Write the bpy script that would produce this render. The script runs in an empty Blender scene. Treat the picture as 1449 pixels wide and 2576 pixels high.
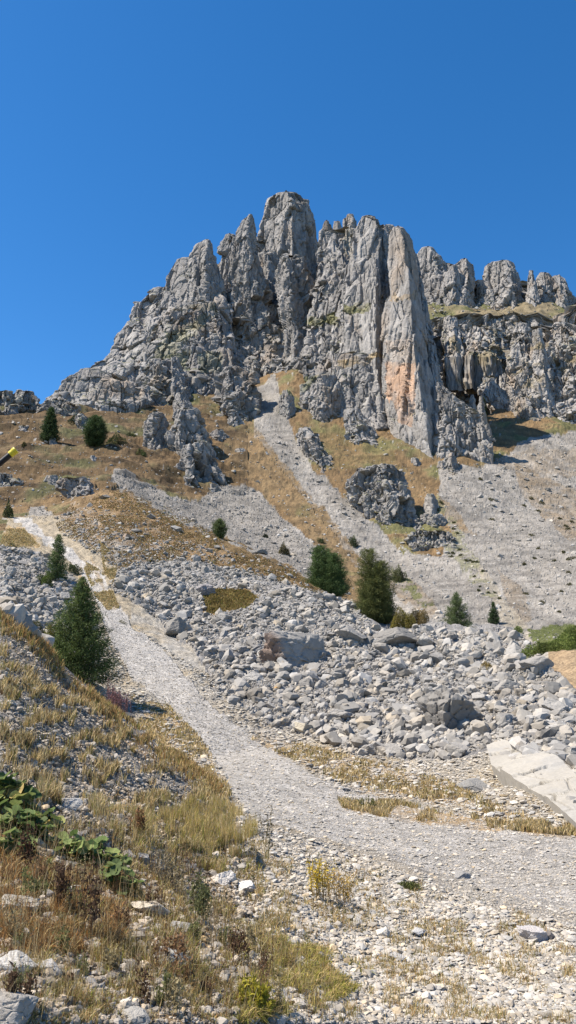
import bpy, math, random, os
import numpy as np
rng = np.random.default_rng(7)
random.seed(7)
S = bpy.context.scene
COL = S.collection
EYE = 1.6
F = 2003.0
PITCH = math.radians(11.6)
CP, SP = math.cos(PITCH), math.sin(PITCH)

# ------------------------------------------------------------ camera geometry
def tw(u, v):
    """photo position -> slopes x/y and (z-eye)/y of its line of sight"""
    a = (np.asarray(u, float) - 724.5) / F
    b = (1288.0 - np.asarray(v, float)) / F
    y = CP - b * SP
    return a / y, (SP + b * CP) / y
def uv(x, y, z):
    """world point -> photo position, used to lay out ground cover at build time"""
    z = z - EYE
    f = y * CP + z * SP
    up = -y * SP + z * CP
    f = np.maximum(f, 1e-3)
    return 724.5 + F * x / f, 1288 - F * up / f

# ------------------------------------------------------------ noise
def _h(ix, iy, iz, seed):
    with np.errstate(over='ignore'):
        h = (ix.astype(np.uint32) * np.uint32(374761393) + iy.astype(np.uint32) * np.uint32(668265263)
             + iz.astype(np.uint32) * np.uint32(2147483647 - 97) + np.uint32((seed * 974634777) & 0xffffffff))
        h = (h ^ (h >> np.uint32(13))) * np.uint32(1274126177)
        h = (h ^ (h >> np.uint32(16))) * np.uint32(2246822519)
        h = h ^ (h >> np.uint32(15))
    return h.astype(np.float64) / 4294967295.0
def vnoise(x, y, z, seed=0):
    fx, fy, fz = np.floor(x), np.floor(y), np.floor(z)
    ix, iy, iz = fx.astype(np.int64), fy.astype(np.int64), fz.astype(np.int64)
    x, y, z = x - fx, y - fy, z - fz
    x = x * x * (3 - 2 * x); y = y * y * (3 - 2 * y); z = z * z * (3 - 2 * z)
    r = 0
    for dx in (0, 1):
        for dy in (0, 1):
            for dz in (0, 1):
                r = r + _h(ix + dx, iy + dy, iz + dz, seed) * (x if dx else 1 - x) * (y if dy else 1 - y) * (z if dz else 1 - z)
    return r * 2 - 1
def fbm(x, y, z, octs=4, seed=0, gain=.5):
    r = 0; a = 1; n = 0
    for i in range(octs):
        r = r + a * vnoise(x + 17.3 * i, y - 9.1 * i, z + 5.7 * i, seed + i)
        n += a; a *= gain; x = x * 2.03; y = y * 2.03; z = z * 2.03
    return r / n
def worley(x, y, z, seed=0):
    """nearest cell distance, gap to second, and a random number per cell"""
    ix, iy, iz = np.floor(x).astype(np.int64), np.floor(y).astype(np.int64), np.floor(z).astype(np.int64)
    f1 = np.full(x.shape, 9.0); f2 = np.full(x.shape, 9.0); idv = np.zeros(x.shape); o = [np.zeros(x.shape) for _ in range(3)]
    for dx in (-1, 0, 1):
        for dy in (-1, 0, 1):
            for dz in (-1, 0, 1):
                jx, jy, jz = ix + dx, iy + dy, iz + dz
                px = jx + .15 + .7 * _h(jx, jy, jz, seed); py = jy + .15 + .7 * _h(jx, jy, jz, seed + 1)
                pz = jz + .15 + .7 * _h(jx, jy, jz, seed + 2)
                d = (px - x) ** 2 + (py - y) ** 2 + (pz - z) ** 2
                c = d < f1
                f2 = np.where(c, f1, np.minimum(f2, d))
                idv = np.where(c, _h(jx, jy, jz, seed + 3), idv)
                o = [np.where(c, x - px, o[0]), np.where(c, y - py, o[1]), np.where(c, z - pz, o[2])]
                f1 = np.where(c, d, f1)
    # each cell is also a small tilted plane
    tilt = o[0] * (np.mod(idv * 97.31, 1) - .5) + o[1] * (np.mod(idv * 53.17, 1) - .5) + o[2] * (np.mod(idv * 31.73, 1) - .5)
    worley.tilt = tilt * 2
    return np.sqrt(f1), np.sqrt(f2) - np.sqrt(f1), idv
def inpoly(u, v, poly):
    r = np.zeros(u.shape, bool)
    n = len(poly)
    for i in range(n):
        x0, y0 = poly[i]; x1, y1 = poly[(i + 1) % n]
        if y0 == y1: continue
        c = ((y0 > v) != (y1 > v)) & (u < (x1 - x0) * (v - y0) / (y1 - y0) + x0)
        r ^= c
    return r

# ------------------------------------------------------------ mesh building
def link(name, me, mat=None, parent=None, loc=None):
    o = bpy.data.objects.new(name, me)
    COL.objects.link(o)
    if mat is not None and me is not None and not me.materials:
        for m in (mat if isinstance(mat, (list, tuple)) else [mat]): me.materials.append(m)
    if parent: o.parent = parent
    if loc is not None: o.location = loc
    return o
def mesh(name, V, faces, col=None, smooth=False, mi=None):
    """faces: int array (n,3) or (n,4), or list of such arrays"""
    me = bpy.data.meshes.new(name)
    V = np.ascontiguousarray(V, dtype=np.float32)
    if not isinstance(faces, list): faces = [faces]
    faces = [f for f in faces if len(f)]
    me.vertices.add(len(V)); me.vertices.foreach_set('co', V.ravel())
    tot = sum(f.size for f in faces); nf = sum(len(f) for f in faces)
    me.loops.add(tot); me.polygons.add(nf)
    me.loops.foreach_set('vertex_index', np.concatenate([f.ravel() for f in faces]).astype(np.int32))
    ls = np.concatenate([np.full(len(f), f.shape[1]) for f in faces])
    st = np.concatenate([[0], np.cumsum(ls)[:-1]])
    me.polygons.foreach_set('loop_start', st.astype(np.int32))
    me.polygons.foreach_set('use_smooth', np.full(nf, smooth))
    if mi is not None: me.polygons.foreach_set('material_index', mi.astype(np.int32))
    me.update(calc_edges=True)
    if col is not None:
        a = me.color_attributes.new('Col', 'FLOAT_COLOR', 'POINT')
        c = np.ones((len(V), 4), np.float32); c[:, :3] = col
        a.data.foreach_set('color', c.ravel())
    return me
def tag(o, label=None, cat=None, group=None, kind=None):
    if label: o['label'] = label
    if cat: o['category'] = cat
    if group: o['group'] = group
    if kind: o['kind'] = kind
    return o
def empty(name, loc, rz=0):
    o = bpy.data.objects.new(name, None); COL.objects.link(o)
    o.location = loc; o.rotation_euler = (0, 0, rz); o.empty_display_size = .3
    return o
def grid_faces(nr, nc, wrap=False):
    i = np.arange(nr - 1)[:, None]; 
    j = np.arange(nc if wrap else nc - 1)[None, :]
    j2 = (j + 1) % nc
    a = i * nc + j; b = i * nc + j2; c = (i + 1) * nc + j2; d = (i + 1) * nc + j
    return np.stack([a, b, c, d], -1).reshape(-1, 4)

# ------------------------------------------------------------ materials
class NT:
    def __init__(s, name, rough=.9):
        s.m = bpy.data.materials.new(name); s.m.use_nodes = True
        s.t = s.m.node_tree; s.n = s.t.nodes; s.l = s.t.links
        s.b = s.n['Principled BSDF']; s.b.inputs['Roughness'].default_value = rough
        s.b.inputs['Specular IOR Level'].default_value = .25
        s.geo = s.n.new('ShaderNodeNewGeometry')
        s.tc = s.n.new('ShaderNodeTexCoord')
    def attr(s, name='Col'):
        a = s.n.new('ShaderNodeAttribute'); a.attribute_name = name; return a.outputs['Color']
    def noise(s, scale, detail=6, rough=.6, vec=None, sc=(1, 1, 1)):
        mp = s.n.new('ShaderNodeMapping'); mp.inputs['Scale'].default_value = sc
        s.l.new(vec or s.geo.outputs['Position'], mp.inputs['Vector'])
        n = s.n.new('ShaderNodeTexNoise'); n.inputs['Scale'].default_value = scale
        n.inputs['Detail'].default_value = detail; n.inputs['Roughness'].default_value = rough
        s.l.new(mp.outputs['Vector'], n.inputs['Vector']); return n.outputs['Fac']
    def voro(s, scale, feature='F1', out='Distance', vec=None, sc=(1, 1, 1)):
        mp = s.n.new('ShaderNodeMapping'); mp.inputs['Scale'].default_value = sc
        s.l.new(vec or s.geo.outputs['Position'], mp.inputs['Vector'])
        n = s.n.new('ShaderNodeTexVoronoi'); n.feature = feature; n.inputs['Scale'].default_value = scale
        s.l.new(mp.outputs['Vector'], n.inputs['Vector']); return n.outputs[out]
    def ramp(s, fac, stops):
        r = s.n.new('ShaderNodeValToRGB'); e = r.color_ramp.elements
        while len(e) < len(stops): e.new(.5)
        for i, (p, c) in enumerate(stops):
            e[i].position = p; c = (c, c, c) if isinstance(c, (int, float)) else c
            e[i].color = (*c, 1)
        s.l.new(fac, r.inputs[0]); return r.outputs[0]
    def mix(s, a, b, fac=1.0, mode='MIX'):
        m = s.n.new('ShaderNodeMix'); m.data_type = 'RGBA'; m.blend_type = mode
        for sock, val, isf in ((m.inputs[6], a, 0), (m.inputs[7], b, 0), (m.inputs[0], fac, 1)):
            if isinstance(val, (int, float)): sock.default_value = val if isf else (val, val, val, 1)
            elif isinstance(val, tuple): sock.default_value = (*val, 1)
            else: s.l.new(val, sock)
        return m.outputs[2]
    def math(s, op, a, b=0.0):
        m = s.n.new('ShaderNodeMath'); m.operation = op
        for sock, val in ((m.inputs[0], a), (m.inputs[1], b)):
            if isinstance(val, (int, float)): sock.default_value = val
            else: s.l.new(val, sock)
        return m.outputs[0]
    def bump(s, h, dist, strength=1.0):
        b = s.n.new('ShaderNodeBump'); b.inputs['Distance'].default_value = dist; b.inputs['Strength'].default_value = strength
        s.l.new(h, b.inputs['Height'])
        if s.b.inputs['Normal'].is_linked:
            s.l.new(s.b.inputs['Normal'].links[0].from_socket, b.inputs['Normal'])
        s.l.new(b.outputs['Normal'], s.b.inputs['Normal'])
    def color(s, c):
        if isinstance(c, tuple): s.b.inputs['Base Color'].default_value = (*c, 1)
        else: s.l.new(c, s.b.inputs['Base Color'])
        return s.m
# ------------------------------------------------------------ terrain knots: per photo column, (v, distance)
KN = {
 -1500: [(2576,3.2),(2200,5.5),(1850,10),(1350,26),(1330,42),(1280,80),(1240,125),(1200,150),(1180,165),(1120,185),(1050,220),(930,255)],
 -300: [(2576,3.2),(2230,5.5),(1900,10),(1450,25),(1470,42),(1400,80),(1310,125),(1270,150),(1250,165),(1190,185),(1100,220),(975,252)],
 0:   [(2576,3.2),(2250,5.5),(1950,10),(1532,24),(1555,38),(1450,78),(1330,118),(1292,150),(1272,165),(1200,185),(1100,220),(1012,250)],
 90:  [(2576,3.3),(2255,5.6),(1965,10.5),(1590,25),(1630,40),(1470,80),(1350,115),(1282,150),(1265,165),(1200,185),(1105,218),(1022,255)],
 150: [(2576,3.4),(2260,5.8),(1990,11),(1672,26),(1690,40),(1480,82),(1390,103),(1275,150),(1262,165),(1200,185),(1110,215),(1015,262)],
 300: [(2576,3.7),(2280,6.2),(2030,12),(1812,28),(1792,41),(1545,76),(1420,100),(1237,150),(1255,170),(1192,190),(1100,225),(1010,275)],
 450: [(2576,4.0),(2300,6.8),(2110,12),(1922,27),(1905,34),(1590,76),(1415,106),(1300,140),(1325,167),(1258,190),(1150,220),(1000,285)],
 600: [(2576,4.5),(2330,7.5),(2125,13),(2015,21),(1890,38),(1620,71),(1440,105),(1370,128),(1395,160),(1325,186),(1180,220),(1000,285)],
 750: [(2576,5.2),(2350,8.5),(2135,15),(2000,25),(1870,41),(1660,62),(1490,92),(1446,115),(1475,145),(1400,170),(1200,225),(940,300)],
 900: [(2576,6.0),(2370,9.5),(2160,16),(2015,25.5),(1900,37),(1680,58),(1545,82),(1535,100),(1560,135),(1430,168),(1250,215),(1080,262)],
 960: [(2576,6.2),(2372,9.7),(2165,16),(2022,25),(1912,36),(1685,57),(1598,74),(1592,90),(1592,130),(1455,163),(1285,208),(1100,256)],
 1050:[(2576,6.5),(2380,10),(2175,16),(2035,24),(1935,33),(1690,55),(1592,76),(1586,90),(1580,125),(1480,155),(1330,200),(1130,247)],
 1200:[(2576,6.8),(2390,10.2),(2185,16),(2055,22.5),(1965,29),(1700,50),(1594,70),(1600,90),(1590,122),(1450,160),(1300,205),(1160,240)],
 1350:[(2576,7.0),(2390,10.2),(2190,16),(2080,20.8),(1960,26.5),(1720,46),(1602,66),(1612,90),(1592,122),(1430,165),(1280,215),(1040,300)],
 1449:[(2576,7.0),(2390,10.2),(2200,15.5),(2100,20),(1980,25.5),(1720,44),(1600,58),(1618,85),(1590,122),(1420,165),(1280,218),(1040,310)],
 1800:[(2576,7.0),(2390,10.2),(2200,15.5),(2110,20),(1950,26),(1700,44),(1560,60),(1575,85),(1560,122),(1400,165),(1260,218),(1020,310)],
 3000:[(2576,6.5),(2390,9.8),(2200,15.5),(2100,20),(1900,27),(1640,44),(1480,60),(1490,85),(1470,122),(1350,165),(1200,218),(980,310)],
}
us = sorted(KN)
NK = 12
# fine azimuth grid, dense where the photo looks
tf = np.arange(-.42, .42, .00105)
T = np.concatenate([np.arange(-1.5, -.42, .01), tf, np.arange(.42, 1.5, .01)])
YR = np.concatenate([np.exp(np.arange(math.log(.9), math.log(2.6), .03)), np.exp(np.arange(math.log(2.6), math.log(320), .0058)),
                     np.exp(np.arange(math.log(320), math.log(900), .02)), [1200., 1600, 2300, 3500]])
KD = np.zeros((NK, len(T))); KW = np.zeros((NK, len(T)))
for k in range(NK):
    tt = []; ww = []; dd = []
    for u in us:
        v, d = KN[u][k]
        a, b = tw(u, v); tt.append(float(a)); ww.append(float(b)); dd.append(d)
    tt = np.array(tt); 
    KD[k] = np.interp(T, tt, dd); KW[k] = np.interp(T, tt, ww)
    # soften the columns a little
    ker = np.hanning(41); ker /= ker.sum()
    for A in (KD, KW):
        m = (T > -.42) & (T < .42)
        seg = A[k][m]; A[k][m] = np.convolve(np.pad(seg, 20, mode='edge'), ker, 'valid')
ZB = np.zeros((len(YR), len(T)))
for j in range(len(T)):
    d = np.concatenate([[0, .9], KD[:, j], [KD[-1, j] + 45, 480, 700, 4000]])
    zt = KW[-1, j] * KD[-1, j]
    left = np.clip((-.26 - T[j]) / .05, 0, 1)          # left skyline: the ground falls away behind it
    rise = 28 * (1 - left) - 25 * left
    z = np.concatenate([[-1.62, -1.62], KW[:, j] * KD[:, j], [zt + rise, zt + rise * 2, zt - 20 - 60 * left, -150]])
    ZB[:, j] = np.interp(YR, d, z)
# soften rows slightly
ker = np.hanning(9); ker /= ker.sum()
ZP = np.pad(ZB, ((4, 4), (0, 0)), mode='edge')
ZB = sum(ker[i] * ZP[i:i + len(YR)] for i in range(9))
XX = T[None, :] * YR[:, None]; YY = np.repeat(YR[:, None], len(T), 1)
U0, V0 = uv(XX, YY, ZB + EYE)

def jit(X, Y, s, seed, amp):
    return amp * fbm(X / s, Y / s, 0 * X, 3, seed)
def near(P, sc=1.0): return P

FIELD = [(270,1480),(300,1432),(370,1412),(470,1405),(560,1425),(640,1440),(760,1478),(860,1500),(900,1530),(960,1588),(1040,1578),(1110,1590),(1200,1588),(1300,1598),(1345,1620),(1365,1680),(1449,1735),(1700,1760),(1700,2100),(1449,2060),(1230,1880),(1130,1910),(900,1900),(770,1850),(700,1838),(600,1780),(540,1730),(520,1660),(430,1580),(330,1510)]
LEFTR = [(-300,1380),(0,1372),(120,1400),(190,1470),(215,1520),(240,1600),(240,1690),(120,1600),(0,1530),(-300,1480)]
TRACK = [(34,1310),(72,1308),(146,1368),(212,1412),(262,1443),(275,1500),(330,1570),(430,1650),(530,1765),(640,1860),(740,1920),(850,1985),(1000,2010),(1150,2045),(1449,2090),(1900,2120),(1900,2260),(1449,2330),(1250,2290),(1000,2190),(800,2120),(640,2060),(585,1990),(560,1930),(490,1840),(400,1770),(330,1700),(280,1610),(245,1530),(222,1480),(195,1435),(110,1370)]
SCREES = [
 [(640,985),(690,945),(715,1040),(745,1110),(790,1190),(860,1245),(930,1310),(1020,1385),(1110,1405),(1145,1350),(1100,1250),(1110,1205),(1100,1170),(1240,1162),(1290,1125),(1340,1095),(1449,1090),(1900,1080),(1900,1620),(990,1620),(930,1480),(860,1370),(780,1270),(700,1180),(640,1100)],
 [(500,1260),(560,1215),(640,1228),(700,1290),(770,1360),(815,1400),(800,1470),(720,1430),(640,1400),(560,1350),(480,1320),(400,1290),(275,1225),(285,1180),(330,1195),(420,1250)],
 [(60,1300),(75,1275),(110,1270),(135,1290),(110,1312)],
]
RIPPLE = [(-300,1000),(620,1000),(620,1240),(300,1235),(-300,1300)]

def layers(X, Y, Z):
    """albedo of the ground from what grows or lies there"""
    u, v = uv(X, Y, Z + EYE)
    inv = 1 / np.maximum(Y, 3)
    px = F * inv                                    # photo pixels per metre
    n1 = fbm(X / 9, Y / 9, Z / 9, 4, 11); n2 = fbm(X / 2.2, Y / 2.2, Z / 2.2, 4, 12); n3 = fbm(X / .5, Y / .5, Z / .5, 3, 13)
    sc = Y * .012
    ju = u + 17 * fbm(X / sc / 1.0, Y / sc / 3, 0 * X, 4, 21, .6); jv = v + 13 * fbm(X / sc / 1.0, Y / sc / 3, 0 * X + 9, 4, 22, .6)
    def L(c): return np.array(c)[None, None, :] if X.ndim == 2 else np.array(c)[None, :]
    def mixc(C, c, m): m = np.clip(m, 0, 1)[..., None]; return C * (1 - m) + L(c) * m
    C = np.zeros(X.shape + (3,))
    far = (Y > 100)
    # brown autumn alpine grass
    C = C + L((.190, .124, .060)); C = mixc(C, (.13, .088, .043), .9 * np.clip(n2 * 1.8 + .2, 0, 1)); C = mixc(C, (.25, .20, .11), np.clip(n1 * 2, 0, .7))
    C = mixc(C, (.11, .115, .042), .8 * np.clip((n1 - .12) * 5, 0, 1)); C = C * (1 - .22 * inpoly(ju, jv, RIPPLE))[..., None]
    C = mixc(C, (.30, .285, .26), 1.0 * (n2 + .5 * n3 > .62))
    # near hummock: rusty grass with stones
    hum = inpoly(ju, jv, [(130,1290),(290,1230),(420,1275),(520,1330),(650,1395),(790,1465),(880,1530),(760,1478),(560,1425),(470,1405),(300,1432),(250,1400),(150,1340)])
    hc = L((.225, .15, .075)) * np.ones_like(C); hc = mixc(hc, (.33, .30, .26), np.clip((n3 + n2 + (jv - 1330 - (ju - 300) * .36) / 120) * 1.3, 0, .7))
    C = np.where(hum[..., None], hc, C)
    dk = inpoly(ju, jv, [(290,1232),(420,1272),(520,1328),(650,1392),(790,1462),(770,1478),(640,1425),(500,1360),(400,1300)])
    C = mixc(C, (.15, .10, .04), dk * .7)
    # scree
    for i, P in enumerate(SCREES):
        m = inpoly(ju, jv, P)
        cc = L((.255, .236, .208)) * np.ones_like(C); cc = mixc(cc, (.30, .28, .255), np.clip(n3 * 1.2, 0, .6)); cc = cc * (1 + .35 * fbm((X + .25 * Y) / 3.5, Y / 45, 0 * X, 4, 61) + .15 * n1)[..., None]
        C = np.where(m[..., None], cc, C)
    brn = [[(1000,1160),(1050,1195),(1130,1270),(1200,1345),(1165,1340),(1080,1270),(1020,1210)],
           [(1290,1150),(1449,1230),(1600,1290),(1600,1400),(1430,1345),(1360,1290),(1310,1230)],
           [(1250,1440),(1320,1480),(1345,1560),(1310,1590),(1280,1520)], [(1180,1160),(1330,1125),(1500,1140),(1500,1200),(1300,1180)],
           [(620,1040),(700,1160),(800,1270),(900,1385),(985,1520),(900,1530),(820,1410),(720,1290),(640,1215),(560,1150)],
           [(985,1430),(1060,1480),(1100,1540),(1080,1560),(1000,1500),(960,1470)]]
    wt = [.8, .6, .45, .45, 1, .6]
    for P, w in zip(brn, wt):
        m = inpoly(ju, jv, P); C = mixc(C, (.20, .138, .070), m * w * np.clip(.75 + n2, .3, 1))
    C = mixc(C, (.33, .29, .22), .6 * inpoly(ju, jv, [(1195,1420),(1215,1425),(1260,1500),(1340,1590),(1270,1590),(1230,1500)]))
    C = mixc(C, (.12, .12, .045), .8 * inpoly(ju, jv, [(1095,930),(1140,950),(1230,1000),(1240,1045),(1190,1015),(1120,980)]))
    C = mixc(C, (.14, .115, .045), .6 * np.clip(n2 + .6, 0, 1) * inpoly(ju, jv, [(745,1065),(900,1085),(980,1110),(1020,1180),(900,1180),(800,1190),(760,1140)]))
    C = mixc(C, (.19, .185, .10), .7 * (n2 > 0) * inpoly(ju, jv, [(1100,1240),(1180,1370),(1260,1520),(1230,1520),(1130,1400),(1080,1300)]))
    C = mixc(C, (.10, .11, .035), .8 * (n2 > -.1) * inpoly(ju, jv, [(985,1420),(1010,1440),(1090,1530),(1060,1530),(1000,1470)]))
    # dark streaks and brown terracettes of the steep left slope
    rp = inpoly(ju, jv, RIPPLE) & far
    tc2 = vnoise(X / 3.5, Y / 3.5 + n1, Z / .55, 33); C = C * (1 - .3 * np.clip(tc2 * 2, 0, 1) * far)[..., None]
    tc = vnoise(X / 6, Y / 2.2 + n1, Z / .9, 31)
    C = np.where(rp[..., None], C * (1 - .5 * np.clip(tc * 2.2, 0, 1))[..., None], C)
    # boulder field floor, left rubble
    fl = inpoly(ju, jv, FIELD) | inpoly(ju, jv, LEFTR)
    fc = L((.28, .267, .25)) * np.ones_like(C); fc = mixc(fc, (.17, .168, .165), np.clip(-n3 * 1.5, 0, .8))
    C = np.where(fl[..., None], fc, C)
    C = mixc(C, (.20, .125, .042), .95 * inpoly(ju, jv, [(510,1500),(545,1482),(620,1485),(650,1505),(620,1530),(560,1540),(520,1548)]))
    # valley floor, verges
    nearm = (Y < 100) & ~fl & (jv > 1430) | inpoly(ju, jv, [(20,1300),(130,1290),(300,1432),(270,1490),(330,1570),(520,1700),(560,1800),(380,1850),(180,1690),(220,1500),(100,1400),(0,1360)])
    g = L((.37, .345, .30)) * np.ones_like(C)
    straw = np.clip(.35 + n1 * 1.2 + n2 * .9, 0, 1)
    straw = np.maximum(straw, .85 * ((Y > 75) & (u < 330)))
    g = mixc(g, (.31, .245, .15), straw * .8)
    C = np.where(nearm[..., None], g, C)
    # track: pale crushed gravel, finer in the wheel lines
    tr = inpoly(ju, jv, TRACK)
    C = mixc(C, (.40, .38, .35), tr * np.clip(.95 - .4 * np.clip(n2 - .2, 0, 1), 0, 1))
    for P, w in (([(850,2012),(1000,2018),(1120,2048),(1300,2062),(1449,2080),(1700,2100),(1449,2105),(1200,2082),(960,2055),(860,2032)], .85),
                 ([(225,1405),(245,1440),(262,1480),(300,1530),(285,1535),(250,1480),(232,1440)], .5),
                 ([(640,1835),(760,1870),(900,1905),(1120,1965),(1330,2060),(1230,2050),(1060,2010),(850,1975),(720,1905),(630,1860)], .7),
                 ([(330,1760),(420,1770),(500,1850),(560,1940),(600,2050),(500,2010),(420,1900)], .75),
                 ([(10,1330),(60,1330),(110,1385),(0,1372)], .8), ([(200,1410),(190,1440),(240,1500),(215,1510)], .6)):
        m = inpoly(ju, jv, P); C = mixc(C, (.36, .245, .115), m * w * np.clip(.7 + n3 + n2, .1, 1))
    rut = np.abs(np.mod((ju - np.interp(jv, [1310,1445,1500,1570,1650,1765,1860,1985,2060], [54,232,262,305,375,480,600,760,900])) / np.interp(jv, [1310,1500,1765,2060], [14,22,60,130]) + .5, 1) - .5) < .16
    C = mixc(C, (.46, .435, .395), tr * rut * .45 * (jv < 2040))
    # near gravel on the right
    ng = inpoly(ju, jv, [(640,2060),(900,2130),(1300,2260),(1449,2300),(2400,2350),(2400,4200),(900,4200),(700,2576),(560,2300)]) | ((Y < 9) & (u > 900))
    C = np.where(ng[..., None], mixc(mixc(L((.34, .318, .28)) * np.ones_like(C), (.33, .26, .16), np.clip(n2 * 2 + .1, 0, .8) * np.clip((1300 - u) / 500, .25, 1)), (.25, .24, .23), np.clip(-n3 * 1.5, 0, .7)), C)
    # left bank: dark shale with straw and soil
    bk = inpoly(ju, jv, [(-2500,1200),(0,1530),(200,1715),(330,1838),(440,1925),(530,2000),(590,2070),(640,2150),(640,2400),(800,2576),(900,4200),(-2500,4200)]) & (Y < 45)
    bc = L((.235, .22, .195)) * np.ones_like(C)
    bc = mixc(bc, (.14, .135, .135), np.clip(-n3 * 2 + .2, 0, .9)); bc = mixc(bc, (.34, .22, .10), np.clip(n1 * 1.5 + n2 * 2 + .05 + (v - 2000) / 900, 0, .85))
    bc = bc * (1 + .25 * fbm((X - .8 * Y) / .6, (X + Y) / 4, 0 * X, 3, 71))[..., None]
    bc = mixc(bc, (.07, .05, .03), np.clip((n2 + n3 - .5) * 3, 0, .7) * (v > 2000))
    C = np.where(bk[..., None], bc, C)
    # green hump on the right
    gh = inpoly(ju, jv, [(1330,1600),(1380,1575),(1449,1565),(1800,1540),(1800,1640),(1449,1640),(1380,1632)])
    C = mixc(C, (.085, .10, .025), gh * .95)
    oh = inpoly(ju, jv, [(1375,1630),(1449,1640),(1800,1640),(1800,1760),(1449,1735),(1380,1680)])
    C = mixc(C, (.30, .20, .10), oh * .8)
    gr = np.where(far, 0.0, 0.0)
    C = C * (1 + .22 * n3 + .10 * fbm(X / .12, Y / .12, Z / .12, 2, 14))[..., None]
    return np.clip(C, .01, .8), dict(scree=np.any([inpoly(u, v, P) for P in SCREES], axis=0), field=fl, track=tr, bank=bk, ripple=rp, n1=n1, n2=n2, n3=n3)

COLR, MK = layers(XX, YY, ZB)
amp = np.clip(YY / 200, .02, 1.2)
rel = fbm(XX / 18, YY / 18, ZB / 30, 4, 41) * 2.2 * np.clip(YY / 150, 0, 1) ** 1.5
SM = np.where(MK['scree'] & (YY > 100), .4, 1)
rel += fbm(XX / 4, YY / 4, 0 * XX, 4, 42) * np.clip(YY / 130, .07, 1) * .9 * SM
rel += fbm(XX / .9, YY / .9, 0 * XX, 3, 43) * np.clip(YY / 160, .05, .35) * SM
rel += fbm(XX / .25, YY / .25, 0 * XX, 2, 44) * .03 * (YY < 40)
wf, wg, wi = worley(XX / 1.5, YY / 1.5, ZB / 1.5, 51)
rel += MK['scree'] * (YY > 100) * ((wi - .5) * .3 + .12 * fbm(XX / 3, YY / 12, 0 * XX, 3, 55))
rel += MK['ripple'] * np.clip(vnoise(XX / 7, YY / 4 + MK['n1'], ZB / 1.1, 31), -.3, 1) * 1.5
wf2, wg2, wi2 = worley(XX / 1.1, YY / 1.1, ZB / 1.1, 52)
rel += MK['field'] * ((wi2 - .5) * .35 + fbm(XX / 5, YY / 5, 0 * XX, 3, 45) * .9) * np.clip(YY / 60, .25, 1)
rel *= np.where(MK['track'] & (YY < 100), .35, 1)
wf3, wg3, wi3 = worley(XX / .22, YY / .35, ZB / .1, 53)
rel += MK['bank'] * (YY > 8) * ((wi3 - .5) * .07 + .3 * fbm(XX / 1.5 - YY / 2.5, YY / 5, 0 * XX, 3, 46))
# pushed-up gravel lip along the bank crest
ZT = ZB + rel + EYE
faces = grid_faces(len(YR), len(T))
TV = np.stack([XX, YY, ZT], -1).reshape(-1, 3)
# fix winding so normals point up
faces = faces[:, ::-1] if np.cross(TV[faces[0, 1]] - TV[faces[0, 0]], TV[faces[0, 2]] - TV[faces[0, 0]])[2] < 0 else faces
g = NT('ground_surface', .95)
c = g.attr()
n = g.noise(1.4, 10, .75); v1 = g.voro(9, 'F1', 'Color'); 
c = g.mix(c, g.ramp(n, [(.3, .72), (.7, 1.28)]), 1.0, 'MULTIPLY')
sep = g.n.new('ShaderNodeSeparateColor'); g.l.new(v1, sep.inputs[0])
c = g.mix(c, g.ramp(sep.outputs[0], [(0, .72), (.5, .97), (1, 1.3)]), 1.0, 'MULTIPLY')
g.color(c)
g.bump(g.noise(3, 10, .75), .25, .8); g.bump(g.voro(22, 'F1'), .03, .8)
MG = g.m
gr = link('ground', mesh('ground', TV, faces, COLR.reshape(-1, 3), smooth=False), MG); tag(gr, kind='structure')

# ---- queries on the ground
LY = np.log(YR)
def ground(x, y):
    x = np.asarray(x, float); y = np.asarray(y, float)
    t = x / y
    fi = np.interp(y, YR, np.arange(len(YR))); fj = np.interp(t, T, np.arange(len(T)))
    i = np.clip(fi.astype(int), 0, len(YR) - 2); j = np.clip(fj.astype(int), 0, len(T) - 2)
    a = fi - i; b = fj - j
    return (ZT[i, j] * (1 - a) * (1 - b) + ZT[i + 1, j] * a * (1 - b) + ZT[i, j + 1] * (1 - a) * b + ZT[i + 1, j + 1] * a * b)
WT = (ZT - EYE) / YY
WMAX = np.maximum.accumulate(WT, 0)
def hit(u, v):
    """where the line of sight first meets the ground"""
    t, w = tw(u, v); t = np.atleast_1d(t); w = np.atleast_1d(w)
    fj = np.interp(t, T, np.arange(len(T))); j = np.clip(fj.astype(int), 0, len(T) - 2)
    out = np.full(len(t), np.nan)
    for q in range(len(t)):
        colw = WMAX[:, j[q]]
        i = np.searchsorted(colw, w[q])
        if 0 < i < len(YR):
            d = (w[q] - colw[i - 1]) / max(colw[i] - colw[i - 1], 1e-9)
            out[q] = YR[i - 1] + d * (YR[i] - YR[i - 1])
    return t * out, out
def at(u, v):
    x, y = hit([u], [v]); return float(x[0]), float(y[0]), float(ground(x, y)[0])
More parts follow.
